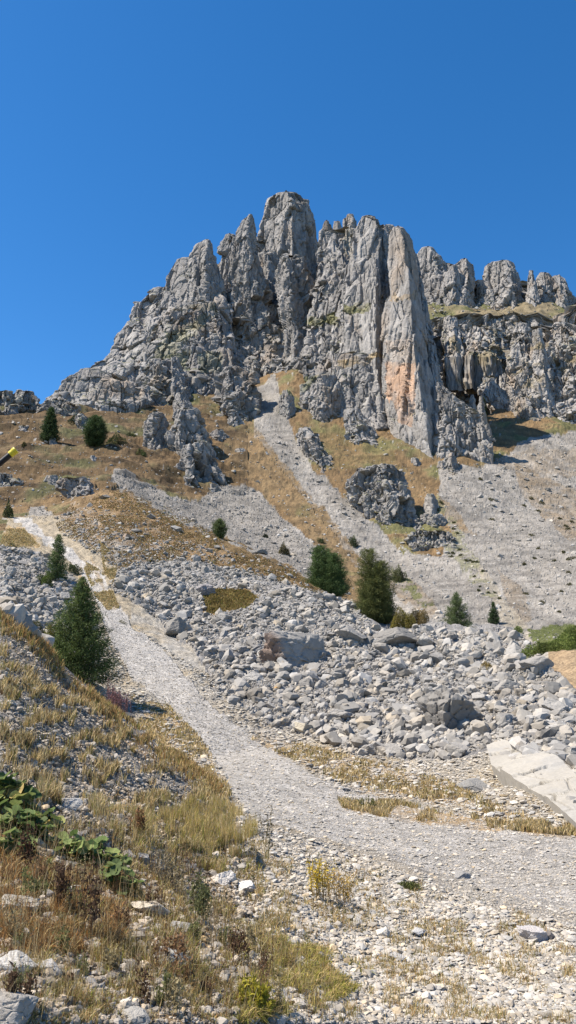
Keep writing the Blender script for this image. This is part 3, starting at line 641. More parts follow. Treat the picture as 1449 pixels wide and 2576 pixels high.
# outcrops standing on the slopes, each a thing
def outcrop(label, parts, group=None, paintg=None, cat='rock outcrop'):
    ps = []
    for p in parts:
        lv, D, kw = p
        mb = lv[len(lv) // 2]
        kw = dict(kw); kw['cell'] = kw.get('cell', 2) * 1.25; kw.setdefault('amp', 1.25); kw.setdefault('depth', 1.35); lv = [(a, b - .07 * (d - b), d + .07 * (d - b)) for a, b, d in lv]; kw.setdefault('round_', .06)
        ps.append(rockmass(lv, D, D + kw.pop('lean', 6), step=1.5, **kw))
    V, Fc, C = join(ps)
    C = C * .95
    org = np.array([V[:, 0].mean(), V[:, 1].mean(), V[:, 2].min()])
    o = link('rock_outcrop', mesh('rock_outcrop', V - org, Fc, C), MC, loc=org)
    tag(o, label, cat, group)
    return o
def depth_at(u, v):
    return at(u, v)[1]
OC = [
 ('jagged grey rock buttress at the foot of the left ridge above the brown meadow',
  [([(908,385,432),(925,366,446),(960,352,462),(1000,348,470),(1030,370,468),(1042,400,450)], depth_at(420,1050), dict(e=.45, seed=101, cell=3.2, lean=14)),
   ([(900,430,445),(930,425,462),(990,430,472),(1020,440,470)], depth_at(420,1050) + 3, dict(e=.3, seed=102, cell=2.8, lean=10))]),
 ('small grey summit block at the upper end of the tallest dark rib',
  [([(990,448,460),(1005,440,470),(1030,432,480),(1060,432,492)], depth_at(500,1235) + 22, dict(e=.45, seed=103, cell=2.4, lean=6))]),
 ('tallest dark rib of rock running down the brown slope left of centre',
  [
   ([(1030,445,485),(1070,432,505),(1110,430,525),(1150,445,535),(1190,450,540)], depth_at(500,1235) + 8, dict(e=.34, seed=104, cell=3, lean=10)),
   ([(1120,465,520),(1160,455,545),(1200,452,556),(1230,475,548),(1250,495,530)], depth_at(500,1240), dict(e=.3, seed=105, cell=2.8, lean=7))]),
 ('small mossy rock stump on the meadow left of the long dark rib',
  [([(1040,372,405),(1060,362,412),(1100,360,418),(1125,375,412),(1140,385,405)], depth_at(390,1138), dict(e=.5, seed=106, cell=2.2, lean=6))]),
 ('slanting grey buttress left of the scree gully below the shaded recess',
  [([(925,565,605),(945,552,630),(980,548,645),(1020,555,640),(1050,575,630),(1078,592,615)], depth_at(600,1075), dict(e=.34, seed=107, cell=3, lean=14)),
   ([(930,500,520),(950,495,540),(980,505,540),(990,515,535)], depth_at(525,992), dict(e=.4, seed=108, cell=2.5, lean=6))]),
 ('low broken rock knob on the brown slope just right of the long dark rib',
  [([(1082,540,560),(1095,533,572),(1112,540,578),(1124,552,572)], depth_at(558,1122), dict(e=.4, seed=109, cell=1.6, lean=3))]),
 ('tiny cluster of grey fins on the brown slope beside the scree gully',
  [([(1130,592,612),(1142,590,622),(1150,594,620)], depth_at(606,1150), dict(e=.5, seed=110, cell=1.2, lean=2))]),
 ('green tufted crag between the scree gully and the main wall',
  [([(1078,752,780),(1090,748,800),(1120,752,815),(1150,760,812),(1170,770,800)], depth_at(785,1170), dict(e=.45, seed=111, cell=2.2, lean=9)),
   ([(1110,760,790),(1140,770,830),(1180,785,835),(1200,800,832)], depth_at(815,1198), dict(e=.5, seed=112, cell=1.8, lean=7))]),
 ('wide fluted cliff block with vertical pale streaks in the middle of the lower scree',
  [([(1172,940,990),(1185,905,1010),(1205,893,1020),(1240,895,1028),(1275,910,1032),(1310,950,1030),(1338,975,1012)], depth_at(992,1338), dict(e=.5, depth=.7, seed=113, cell=2.4, lean=10, round_=.08))]),
 ('slim rock pinnacle on a stepped base right of the wide fluted block',
  [([(1244,1076,1092),(1254,1070,1100),(1290,1068,1104),(1310,1066,1106)], depth_at(1085,1330) + 1.5, dict(e=.45, seed=114, cell=1.6, lean=2, depth=1.0, amp=.7)),
   ([(1300,1062,1110),(1315,1058,1118),(1335,1062,1124)], depth_at(1085,1335), dict(e=.5, seed=115, cell=1.5, lean=2))]),
 ('low scree rimmed rock step below the slim pinnacle',
  [([(1348,1040,1130),(1356,1028,1138),(1375,1045,1130),(1390,1080,1110)], depth_at(1090,1388), dict(e=.5, depth=.4, seed=116, cell=1.6, lean=3))]),
 ('pointed rock tooth in front of the shaded wall below the great pillar',
  [([(1140,1128,1142),(1155,1118,1150),(1180,1110,1158),(1205,1125,1162)], depth_at(1140,1203), dict(e=.45, seed=117, cell=1.8, lean=5)),
   ([(1160,1104,1118),(1175,1102,1122),(1190,1106,1122)], depth_at(1115,1188), dict(e=.5, seed=118, cell=1.4, lean=2))]),
 ('small dark boulder outcrop at the lower left foot of the great pillar',
  [([(1153,1038,1052),(1165,1035,1062),(1178,1045,1064)], depth_at(1052,1177), dict(e=.4, seed=119, cell=1.2, lean=1))]),
 ('blocky skyline knoll of dark rock at the left edge of the picture',
  [([(986,36,78),(996,28,86),(1015,0,92),(1040,-10,98),(1052,0,80)], depth_at(50,1052), dict(e=.6, depth=.7, seed=120, cell=2.4, lean=6)),
   ([(994,-60,20),(1010,-80,30),(1050,-80,40)], depth_at(10,1050), dict(e=.5, depth=.5, seed=121, cell=2.4, lean=6))]),
 ('rock step with a dark overhanging face on the lower left meadow',
  [([(1206,150,205),(1218,145,222),(1235,165,226),(1250,185,215)], depth_at(190,1252), dict(e=.12, depth=.7, seed=122, cell=1.6, lean=2))]),
 ('little grey rock hump left of the dark overhanging rock step',
  [
  ([(1196,118,140),(1210,112,146),(1222,120,142)], depth_at(130,1222), dict(e=.5, seed=123, cell=1.4, lean=2))]),
 ('dark rounded rock cut by the left picture edge above the track',
  [([(1198,-40,22),(1210,-50,36),(1230,-50,34),(1238,-30,20)], depth_at(5,1238), dict(e=.2, depth=.6, seed=124, cell=1.6, lean=2))]),
 ('rock rubble knoll between the two firs on the left meadow',
  [([(1042,196,208),(1052,185,222),(1070,196,226),(1085,205,222)], depth_at(208,1085), dict(e=.5, seed=125, cell=1.3, lean=4))]),
 ('grey rock below the left fir on the skyline slope',
  [([(1096,122,132),(1108,118,140),(1122,125,140)], depth_at(131,1122), dict(e=.5, seed=126, cell=1.0, lean=2))]),
 ('small rock hump alone on the far left meadow',
  [([(1072,48,70),(1082,45,78),(1092,55,74)], depth_at(62,1092), dict(e=.4, seed=127, cell=1.2, lean=2))]),
 ('stony lump at the foot of the left ridge where the skyline dips',
  [([(1008,116,160),(1020,112,185),(1038,130,190),(1052,150,180)], depth_at(160,1050), dict(e=.5, depth=.5, seed=128, cell=2, lean=5))]),
 ('pale angular rock standing alone on the meadow between left firs and track',
  [([(1146,228,236),(1154,226,242),(1166,230,246)], depth_at(236,1165), dict(e=.5, seed=129, cell=.9, lean=1))]),
 ('dark shrub topped rocks on the rise above the wide fluted block',
  [([(1075,880,905),(1090,875,925),(1115,885,945),(1135,920,960)], depth_at(930,1133), dict(e=.4, depth=.4, seed=130, cell=2, lean=7))]),
]
for lab, parts in OC: outcrop(lab, parts)
# ------------------------------------------------------------ stones
def ico(sub):
    t = (1 + 5 ** .5) / 2
    V = [(-1, t, 0), (1, t, 0), (-1, -t, 0), (1, -t, 0), (0, -1, t), (0, 1, t), (0, -1, -t), (0, 1, -t), (t, 0, -1), (t, 0, 1), (-t, 0, -1), (-t, 0, 1)]
    Fc = [(0,11,5),(0,5,1),(0,1,7),(0,7,10),(0,10,11),(1,5,9),(5,11,4),(11,10,2),(10,7,6),(7,1,8),(3,9,4),(3,4,2),(3,2,6),(3,6,8),(3,8,9),(4,9,5),(2,4,11),(6,2,10),(8,6,7),(9,8,1)]
    V = [np.array(v) / np.linalg.norm(v) for v in V]
    for _ in range(sub):
        mid = {}; nf = []
        def m(a, b):
            k = (min(a, b), max(a, b))
            if k not in mid:
                p = V[a] + V[b]; V.append(p / np.linalg.norm(p)); mid[k] = len(V) - 1
            return mid[k]
        for a, b, c in Fc:
            ab, bc, ca = m(a, b), m(b, c), m(c, a); nf += [(a, ab, ca), (b, bc, ab), (c, ca, bc), (ab, bc, ca)]
        Fc = nf
    return np.array(V), np.array(Fc)
ICO = [ico(i) for i in range(5)]
def stone(sub, seed, flat=.6, planes=11, rough=.0, long=1.0):
    """an angular block: the unit ball cut back by random joint planes"""
    r = np.random.default_rng(seed)
    D, Fc = ICO[sub]
    n = r.normal(size=(planes, 3)); n /= np.linalg.norm(n, axis=1)[:, None]
    # a few near-parallel pairs make it blocky
    ax = np.linalg.qr(r.normal(size=(3, 3)))[0]
    n = np.concatenate([ax, -ax, n]); dd = np.concatenate([r.uniform(.55, .9, 6), r.uniform(.62, 1.05, planes)])
    q = D @ n.T
    rad = np.where(q > 1e-3, dd / np.maximum(q, 1e-3), 9).min(1)
    V = D * rad[:, None]
    if rough:
        V = V * (1 + rough * fbm(V[:, 0] * 2 + seed, V[:, 1] * 2, V[:, 2] * 2, 4, seed))[:, None]
        f, g_, i = worley(V[:, 0] * 2.2 + seed, V[:, 1] * 2.2, V[:, 2] * 2.2, seed)
        V = V * (1 - rough * .9 * np.exp(-(g_ / .08) ** 2) + rough * (i - .5))[:, None]
    V = V / np.abs(V[:, :2]).max() * np.array([long, 1, flat])
    return V, Fc
def rotm(a, b, c):
    ca, sa, cb, sb, cc, sc = np.cos(a), np.sin(a), np.cos(b), np.sin(b), np.cos(c), np.sin(c)
    z, o = np.zeros_like(a), np.ones_like(a)
    Rz = np.array([[ca, -sa, z], [sa, ca, z], [z, z, o]]); Rx = np.array([[o, z, z], [z, cb, -sb], [z, sb, cb]]); Ry = np.array([[cc, z, sc], [z, o, z], [-sc, z, cc]])
    return np.einsum('ijn,jkn,kln->nil', Rz, Rx, Ry)
def scatter_mesh(name, pos, size, protos, tint, mat, tilt=.5, sink=.25, seed=1, loc=None):
    """many small stones in one mesh"""
    r = np.random.default_rng(seed); n = len(pos)
    R_ = rotm(r.uniform(0, 6.28, n), r.normal(0, tilt, n), r.normal(0, tilt, n))
    pid = r.integers(0, len(protos), n); Vs = []; Fs = []; Cs = []; o = 0
    for k, (pv, pf) in enumerate(protos):
        ii = np.where(pid == k)[0]
        if not len(ii): continue
        v = np.einsum('nij,vj->nvi', R_[ii], pv) * size[ii, None, None] * .5 + pos[ii, None, :]
        v[:, :, 2] += (size[ii] * (.28 - sink))[:, None]
        f = pf[None] + (np.arange(len(ii)) * len(pv))[:, None, None] + o
        c = np.repeat(tint[ii][:, None, :], len(pv), 1)
        Vs.append(v.reshape(-1, 3)); Fs.append(f.reshape(-1, 3)); Cs.append(c.reshape(-1, 3)); o += len(ii) * len(pv)
    return link(name, mesh(name, np.concatenate(Vs), np.concatenate(Fs), np.concatenate(Cs)), mat)
def sample(poly, n, seed, f=None):
    r = np.random.default_rng(seed); p = np.array(poly); us_ = []; vs_ = []
    while sum(len(a) for a in us_) < n:
        u = r.uniform(p[:, 0].min(), p[:, 0].max(), n * 2); v = r.uniform(p[:, 1].min(), p[:, 1].max(), n * 2)
        m = inpoly(u, v, poly)
        if f is not None: m &= f(u, v, r)
        us_.append(u[m]); vs_.append(v[m])
    u = np.concatenate(us_)[:n]; v = np.concatenate(vs_)[:n]
    x, y = hit(u, v); ok = np.isfinite(y); x, y, u, v = x[ok], y[ok], u[ok], v[ok]
    return np.stack([x, y, ground(x, y)], 1), u, v
def tints(n, base, var, seed, warm=.06):
    r = np.random.default_rng(seed)
    t = np.array(base)[None] * (1 + r.normal(0, var, n))[:, None]
    w = (np.abs(r.normal(0, warm, n)) - warm * .4)[:, None]
    return np.clip(t * (1 + w * np.array([[1, .2, -1]])), .03, .75)

m = NT('rock_grey', .88)
c = m.attr()
oi = m.n.new('ShaderNodeObjectInfo')
c = m.mix(c, m.ramp(oi.outputs['Random'], [(0, .70), (.5, .97), (1, 1.25)]), 1.0, 'MULTIPLY')
c = m.mix(c, m.ramp(m.noise(1.6, 9, .7), [(.3, .78), (.7, 1.18)]), 1.0, 'MULTIPLY')
c = m.mix(c, (.30, .22, .13), m.ramp(m.noise(.8, 5, .6), [(.60, 0), (.78, .55)]))
m.color(c); m.bump(m.noise(5, 9, .75), .10, .7)
MR = m.m
m = NT('stone_chips', .9)
m.color(m.mix(m.attr(), m.ramp(m.noise(9, 5, .7), [(.3, .85), (.7, 1.12)]), 1.0, 'MULTIPLY'))
MS = m.m
GREY = (.278, .264, .240)

platy = [stone(0, 860 + i, r_, 6) for i, r_ in enumerate([.25, .35, .3, .45, .4, .3])]
lowp = [stone(0, 900 + i, r_, 7) for i, r_ in enumerate([.5, .6, .7, .45, .8, .55])]
midp = [stone(1, 930 + i, r_, 5) for i, r_ in enumerate([.55, .6, .7, .5, .8, .65, .6, .45])]
def plaw(n, lo, hi, al, seed):
    r = np.random.default_rng(seed); q = r.random(n)
    a, b = lo ** -al, hi ** -al
    return (a + q * (b - a)) ** (-1 / al)

# rubble filling the boulder field
def dens(u, v, r):   # fewer stones where turf shows
    return ~inpoly(u, v, [(510,1500),(545,1482),(620,1485),(650,1505),(620,1530),(560,1540),(520,1548)])
ps, u, v = sample(FIELD, 17000, 1, dens)
sz = plaw(len(ps), .13, 1.5, 1.5, 2) * (ps[:, 1] / 60) ** .45
o = scatter_mesh('rubble', ps, sz, midp, tints(len(ps), GREY, .20, 3), MS, .6, .22, 4); tag(o, kind='stuff')
ps, u, v = sample(FIELD, 30000, 5, dens)
sz = plaw(len(ps), .08, .35, 1.6, 6) * (ps[:, 1] / 60) ** .6
o = scatter_mesh('rubble_chips', ps, sz, lowp, tints(len(ps), GREY, .16, 7), MS, .6, .15, 8); tag(o, kind='stuff')
ps, u, v = sample([(0,1372),(120,1400),(185,1450),(225,1500),(240,1600),(240,1690),(120,1620),(0,1540)], 3500, 9)
sz = plaw(len(ps), .15, 1.0, 1.5, 10)
o = scatter_mesh('rubble', ps, sz, midp, tints(len(ps), GREY, .20, 11), MS, .6, .2, 12); tag(o, kind='stuff')
# stones through the turf of the hummock
HUM = [(140,1300),(290,1245),(420,1285),(520,1345),(650,1410),(790,1470),(760,1478),(560,1430),(470,1410),(300,1440),(250,1400),(150,1340)]
ps, u, v = sample(HUM, 2600, 13, lambda u, v, r: r.random(len(u)) < .25 + .8 * np.clip((v - 1290 - (u - 300) * .36) / 90, 0, 1))
sz = plaw(len(ps), .14, .9, 1.6, 14)
o = scatter_mesh('hummock_stones', ps, sz, midp, tints(len(ps), GREY, .14, 15), MS, .5, .25, 16); tag(o, kind='stuff')
# scree
allp = []
for k, P_ in enumerate(SCREES):
    ps, u, v = sample(P_, [20000, 9000, 500][k], 20 + k); allp.append(ps)
ps = np.concatenate(allp)
sz = plaw(len(ps), .13, .8, 2.5, 25) * np.clip((ps[:, 1] / 200), .5, 1.2)
o = scatter_mesh('scree', ps, sz, lowp, tints(len(ps), (.265, .248, .222), .13, 26, .04), MS, .5, .22, 27); tag(o, kind='stuff')
# scattered stones on the brown slopes
ps, u, v = sample([(0,1060),(340,1020),(480,960),(620,1080),(760,1060),(1000,1090),(1080,1170),(1449,1100),(1449,1560),(1000,1560),(700,1440),(300,1240),(0,1290)], 2200, 28)
sz = plaw(len(ps), .3, 1.8, 2.2, 29)
o = scatter_mesh('slope_stones', ps, sz, midp, tints(len(ps), (.35, .335, .31), .14, 30), MS, .4, .3, 31); tag(o, kind='stuff')
# blocks lying on the turf shelf
rs = np.random.default_rng(55); n_ = 900; du = rs.uniform(1060, 1700, n_); q_ = rs.uniform(0, 1, n_)
vb = np.interp(du, ss, bot); vt = np.interp(du, ss, top); Dq = 364 + 56 * q_; t_, w_ = tw(du, vb + (vt - vb) * q_)
ps = np.stack([t_ * Dq, Dq, w_ * Dq + EYE + .4], 1)
o = scatter_mesh('shelf_stones', ps, plaw(n_, .6, 3.2, 1.8, 56), midp, tints(n_, (.30, .285, .255), .15, 57), MS, .5, .1, 58); tag(o, kind='stuff')
# gravel of track and forecourt, verges, bank
VAL = [(240,1440),(275,1500),(330,1570),(430,1640),(530,1700),(620,1800),(760,1850),(900,1900),(1130,1915),(1230,1890),(1449,2075),(1449,2576),(700,2576),(640,2200),(600,2060),(440,1880),(330,1790),(220,1690),(230,1500)]
ps, u, v = sample(VAL, 70000, 32)
intr = inpoly(u, v, TRACK)
sz = plaw(len(ps), 1, 8, 2.3, 33) * np.where(intr, .011, .018) * (ps[:, 1] / 10) ** .85
sz = np.minimum(sz, np.where(intr, .12, .30))
o = scatter_mesh('gravel', ps, sz, platy, tints(len(ps), (.36, .338, .30), .20, 34, .08), MS, .18, .14, 35); tag(o, kind='stuff')
NEARG = [(560,2100),(900,2150),(1449,2290),(1449,2576),(620,2576),(600,2300)]
ps, u, v = sample(NEARG, 60000, 36)
left_ = np.clip((1250 - u) / 600 + (v - 2300) / 900, .12, 1)
sz = plaw(len(ps), .009, .06, 1.9, 37) * (ps[:, 1] / 9) ** .5 * (.5 + .5 * left_)
o = scatter_mesh('gravel', ps, sz, platy, tints(len(ps), (.335, .31, .27), .22, 38, .10), MS, .16, .16, 39); tag(o, kind='stuff')
ps, u, v = sample(NEARG, 3600, 136, lambda u, v, r: r.random(len(u)) < np.clip(1.1 - (u - 650) / 650 + (v - 2250) / 900, .08, 1))
sz = plaw(len(ps), .028, .13, 2.2, 137) * (ps[:, 1] / 9) ** .4
o = scatter_mesh('loose_stones', ps, sz, midp, tints(len(ps), (.36, .33, .285), .2, 138, .10), MS, .28, .17, 139); tag(o, kind='stuff')
BANK = [(0,1540),(150,1670),(330,1830),(450,1920),(560,2000),(620,2100),(700,2576),(0,2576)]
ps, u, v = sample(BANK, 30000, 40, lambda u, v, r: r.random(len(u)) < np.where(v < 2020 + u * .1, 1, .55))
sz = plaw(len(ps), .015, .13, 1.8, 41) * (ps[:, 1] / 9) ** .5
o = scatter_mesh('bank_stones', ps, sz, midp, tints(len(ps), (.285, .255, .215), .30, 42, .09), MS, .35, .18, 43); tag(o, kind='stuff')

# individual boulders
RV = []
for i in range(14):
    v_, f_ = stone(3, 500 + i, [.6, .7, .55, .8, .65, .5, .75][i % 7], 4 + i % 4, .06, [1, 1.25, 1.1][i % 3])
    v_ = v_ * .5
    me = mesh('boulder', v_, f_, np.ones((len(v_), 3)) * np.array(GREY)); me.materials.append(MR); RV.append(me)
def boulder(u, v, wpx, label, group=None, k=None, name='boulder', sink=.16, sc=(1, 1, 1), rot=None, seed=0, me=None, D=None):
    r = np.random.default_rng(int(u * 7 + v * 13) + seed)
    x, y, z = at(u, v)
    if D: x = float(tw(u, v)[0]) * D; y = D; z = float(ground(x, y))
    if not np.isfinite(y): return None
    s = wpx * y / F
    o = bpy.data.objects.new(name, me or RV[k if k is not None else r.integers(len(RV))]); COL.objects.link(o)
    o.rotation_euler = rot or (r.normal(0, .22), r.normal(0, .22), r.uniform(0, 6.28))
    o.scale = (s * sc[0], s * sc[1], s * sc[2]); o.location = (x, y, z + s * (.26 - sink) * sc[2])
    tag(o, label, 'boulder', group); return o
def big(seed, flat, rough, planes=12, long=1.2, sub=4, col=GREY):
    v_, f_ = stone(sub, seed, flat, planes, rough, long); v_ = v_ * .5
    me = mesh('boulder', v_, f_, np.ones((len(v_), 3)) * np.array(col)); me.materials.append(MR); return me
BIGS = [
 (745,1655,175,'largest boulder of the rubble field, its shaded underside stained rusty brown', big(701,.78,.09,8), (1,.8,1), (.15,.25,.3)),
 (1130,1822,165,'tall furrowed boulder with dark hollows in the right half of the rubble field', big(702,.85,.13,10,1.0), (1,.9,1), (.1,.25,.9)),
 (640,1712,62,'flat topped boulder with a dark right face near the left edge of the rubble', big(703,.6,.06), (1,1,1), (.05,.05,.5)),
 (1292,1650,58,'cube shaped boulder standing on the rubble skyline at the right', big(704,.8,.04,6,1.0), (1,1,1), (0,.05,.3)),
 (515,1490,58,'dark violet grey boulder beside the small turf patch in the rubble', big(705,.7,.1,12,1.0,4,(.25,.235,.23)), (1,1,1), (.1,0,.4)),
 (1105,1665,52,'blocky boulder leaning on the rubble above the tall furrowed one', big(706,.75,.05,8), (1,1,1), (.2,.1,.7)),
 (1000,1615,105,'long pale whaleback boulder along the top of the rubble below the twin larch', big(707,.55,.06,8,1.2), (1,1,1), (.05,-.05,.2)),
 (1070,1622,60,'split pale boulder touching the right end of the long whaleback', big(708,.6,.06), (1,1,1), (.1,0,1.2)),
 (1025,1820,56,'upright wedge boulder left of the tall furrowed boulder', big(709,.75,.06,8,1.1), (1,1,1), (.2,.2,.5)),
 (760,1835,52,'ochre cream boulder lying low at the front edge of the rubble', big(710,.6,.05,9,1.2,4,(.40,.36,.28)), (1,1,1), (.1,.1,.5)),
 (850,1810,60,'dark faced boulder in the lower middle of the rubble', big(711,.6,.08), (1,1,1), (.2,.2,2.5)),
 (695,1735,16,'small bright orange stained block among the grey rubble', big(712,.8,.03,8,1.0,3,(.45,.26,.08)), (1,1,1), (.1,.1,.5)),
 (1210,1765,60,'angular boulder pair end right of the tall furrowed boulder', big(713,.6,.05,9), (1,1,1), (.1,.1,1.5)),
 (890,1605,75,'broad tilted slab boulder above the largest boulder', big(714,.5,.06,6,1.3), (1,1,1), (.2,.25,.4)),
 (870,1540,36,'upright round topped boulder on the rubble rim between the two dark larches', big(715,.9,.05,9,.9), (1,1,1), (0,0,.4)),
 (650,1392,42,'long pale boulder lying in the scree below the rusty hummock crest', big(716,.5,.06), (1,1,1), (.05,0,.1)),
 (442,1334,28,'grey boulder perched near the crest of the rusty hummock', big(717,.8,.06), (1,1,1), (.1,0,.4)),
 (319,1352,20,'small brown boulder with pointed top alone on the hummock turf', big(718,.9,.06,9,1,4,(.30,.235,.18)), (1,1,1), (.1,0,.4)),
 (345,1338,28,'low flat boulder left of the crest boulder on the hummock', big(719,.45,.06), (1,1,1), (.1,0,.4)),
 (262,1253,28,'pale flat stone on top of the hummock where the grass begins', big(720,.5,.05), (1,1,1), (0,0,.4)),
 (468,1550,45,'pale boulder with dark right side above the track in the left rubble', big(721,.75,.06), (1,1,1), (.1,.1,.4)),
 (315,1745,44,'dark slate block in dry grass just right of the bank crest below the fireweed', big(746,.6,.04,6,1.3,4,(.10,.10,.105)), (1,1,1), (0,.1,.3)),
 (165,2032,78,'light grey rounded rock with a dark right end beside the green leaves on the bank', big(722,.6,.07,12,1.2,4,(.42,.41,.39)), (1,.8,.9), (.1,.15,-.2)),
 (375,2295,84,'creamy flat topped rock in dry grass at the bottom left', big(723,.5,.06,12,1.2,4,(.50,.44,.35)), (1,.8,1), (.05,.1,.1)),
 (455,2345,66,'grey block with a crack below the creamy rock at the bottom', big(724,.65,.06,9,1.1,4,(.45,.43,.40)), (1,1,1), (.05,.1,.6)),
 (45,2290,90,'cream and grey rock at the left picture edge in brown weeds', big(725,.75,.1,12,1.2,4,(.46,.42,.35)), (1,1,1), (.1,.1,.3)),
 (35,2440,100,'pale rock low at the left picture edge', big(726,.7,.08,12,1.1,4,(.44,.42,.38)), (1,1,1), (.1,.1,.3)),
 (110,2445,70,'flat whitish rock right of the rock at the lower left edge', big(727,.5,.06,12,1.2,4,(.47,.45,.42)), (1,1,1), (.1,.1,.3)),
 (30,2555,120,'grey rock cut by the bottom left corner of the picture', big(728,.7,.08,12,1.2,4,(.36,.35,.33)), (1,1,1), (.1,.1,.3)),
 (345,2570,70,'pale broken rock at the bottom edge left of centre', big(729,.7,.08,12,1.0,4,(.45,.43,.39)), (1,1,1), (.1,.1,.3)),
 (180,2250,60,'white lichened rock among dark weed stems on the left', big(730,.6,.1,12,1.0,4,(.52,.50,.47)), (1,1,1), (.1,.1,.8)),
 (320,2155,42,'pinkish white rock at the upper end of the row by the leafy plants', big(731,.6,.08,12,1.0,4,(.50,.46,.42)), (1,1,1), (.1,.1,.8)),
 (355,2165,42,'white rock second in the row by the leafy plants', big(732,.7,.08,12,1.0,4,(.52,.50,.47)), (1,1,1), (.1,.1,.8)),
 (395,2180,46,'grey rock third in the row by the leafy plants', big(733,.6,.08,12,1.0,4,(.40,.39,.37)), (1,1,1), (.1,.1,.8)),
 (1345,2362,64,'rounded lilac grey rock on the gravel at the lower right', big(734,.7,.07,14,1.2,4,(.40,.38,.37)), (1,1,1), (.1,.1,.3)),
 (1385,2362,30,'dark faced block touching the lilac grey rock at the lower right', big(735,.9,.03,7,.9,4,(.22,.20,.19)), (1,1,1), (0,.1,.3)),
 (1163,2208,40,'small peaked rock alone on the pale gravel right of centre', big(736,.6,.06,8,1.2,4,(.38,.37,.35)), (1,1,1), (0,.1,.3)),
 (430,2430,90,'half buried grey rock in thick grass at the bottom', big(737,.6,.08,14,1.2,4,(.40,.39,.36)), (1,1,1), (0,.1,.3)),
 (560,2220,60,'pale rock standing at the grass edge where the gravel begins', big(738,.7,.08,14,1.1,4,(.50,.47,.43)), (1,1,1), (0,.1,.6)),
 (620,2240,46,'white rock right of the pale rock at the gravel edge', big(739,.7,.08,14,1.1,4,(.52,.50,.46)), (1,1,1), (0,.1,.6)),
 (820,2335,44,'cream rounded stone on gravel below the yellow herbs', big(740,.6,.05,14,1.2,4,(.52,.48,.42)), (1,1,1), (0,.1,.6)),
 (965,2355,44,'angular cream stone on the middle of the lower gravel', big(741,.7,.05,9,1.1,4,(.50,.47,.41)), (1,1,1), (0,.1,.9)),
 (1052,2348,40,'long grey stone just right of the angular cream stone', big(742,.55,.05,9,1.3,4,(.42,.41,.39)), (1,1,1), (0,.1,.9)),
 (1000,2415,46,'two toned stone with dark underside on the lower gravel', big(743,.6,.05,9,1.2,4,(.42,.40,.37)), (1,1,1), (0,.3,.9)),
]
for u, v, w_, lab, me, sc, rt in BIGS:
    if lab: boulder(u, v, w_, lab, None, sc=sc, rot=rt, me=me, D={745: 64, 315: 38}.get(u))
def many(poly, n, wfun, label, group, seed, f=None):
    ps, u, v = sample(poly, n, seed, f); r = np.random.default_rng(seed + 1); done = 0
    taken = [(s[0], s[1], s[2]) for s in BIGS if s[3]]
    for q in range(len(u)):
        w_ = wfun(u[q], v[q], ps[q, 1], r)
        if any(abs(u[q] - a) < (c_ + w_) * .42 and abs(v[q] + 8 - b) < (c_ + w_) * .35 for a, b, c_ in taken): continue
        taken.append((u[q], v[q], w_))
        boulder(float(u[q]), float(v[q]), float(w_), label, group)
many(FIELD, 330, lambda u, v, D, r: float(plaw(1, .65, 3.4, 2.1, int(u * 31 + v))[0]) * F / D * (.7 if D > 80 else 1),
     'rough pale grey boulder lying among the rubble between track and scree', 'boulders of the rubble field', 60, dens)
many([(0,1372),(120,1400),(185,1450),(215,1500),(130,1560),(0,1530)], 42, lambda u, v, D, r: r.uniform(12, 34),
     'pale boulder in the rubble left of the track', 'boulders left of the track', 62)
many(HUM, 34, lambda u, v, D, r: r.uniform(9, 20), 'grey boulder half sunk in the turf of the rusty hummock', 'boulders on the hummock', 64)
many([(560,1230),(700,1300),(820,1430),(650,1395),(560,1320)], 30, lambda u, v, D, r: r.uniform(6, 14), 'loose block lying on the grey scree behind the hummock', 'blocks on the scree behind the hummock', 66)
many([(1100,1180),(1449,1120),(1449,1330),(1250,1340)], 46, lambda u, v, D, r: r.uniform(6, 17), 'pale block resting on the upper right scree', 'blocks on the upper right scree', 68)
many([(680,1060),(760,1160),(960,1330),(900,1330),(700,1130)], 30, lambda u, v, D, r: r.uniform(6, 14), 'grey block in the stone chute below the gully', 'blocks in the stone chute', 70)

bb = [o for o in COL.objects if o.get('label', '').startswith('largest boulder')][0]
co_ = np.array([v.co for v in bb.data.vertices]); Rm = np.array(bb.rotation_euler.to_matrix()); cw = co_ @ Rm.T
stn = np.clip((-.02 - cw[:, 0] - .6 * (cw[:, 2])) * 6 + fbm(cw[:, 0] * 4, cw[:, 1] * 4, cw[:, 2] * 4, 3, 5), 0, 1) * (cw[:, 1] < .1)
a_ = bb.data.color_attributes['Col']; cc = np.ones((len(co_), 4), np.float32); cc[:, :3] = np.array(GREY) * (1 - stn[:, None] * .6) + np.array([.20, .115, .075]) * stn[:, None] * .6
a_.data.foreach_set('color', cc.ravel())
# the great pale slab leaning on the bank at the right
SQ = [(1226,1884),(1262,1868),(1330,1886),(1400,1905),(1470,1965),(1520,2110),(1449,2072),(1380,2010),(1300,1965),(1236,1925)]
gp = np.array([at(u, v) for u, v in [(1236,1925),(1290,1960),(1360,2000),(1400,1960),(1330,1890),(1445,2055),(1262,1900)]])
A_ = np.c_[gp[:, 0], gp[:, 1], np.ones(len(gp))]; pa, pb, pc = np.linalg.lstsq(A_, gp[:, 2], rcond=None)[0]; pc += .28
pts = []
for (u, v) in SQ:
    t_, w_ = tw(u, v); t_, w_ = float(t_), float(w_)
    Dq = (pc - EYE) / (w_ - pa * t_ - pb); pts.append((t_ * Dq, Dq, w_ * Dq + EYE))
pts = np.array(pts); cen = pts.mean(0)
NR = 34; NA = 200
ang = np.linspace(0, 1, NA, endpoint=False) * len(SQ); ia = ang.astype(int) % len(SQ); fa = (ang - ang.astype(int))[:, None]
rim = pts[ia] * (1 - fa) + pts[(ia + 1) % len(SQ)] * fa
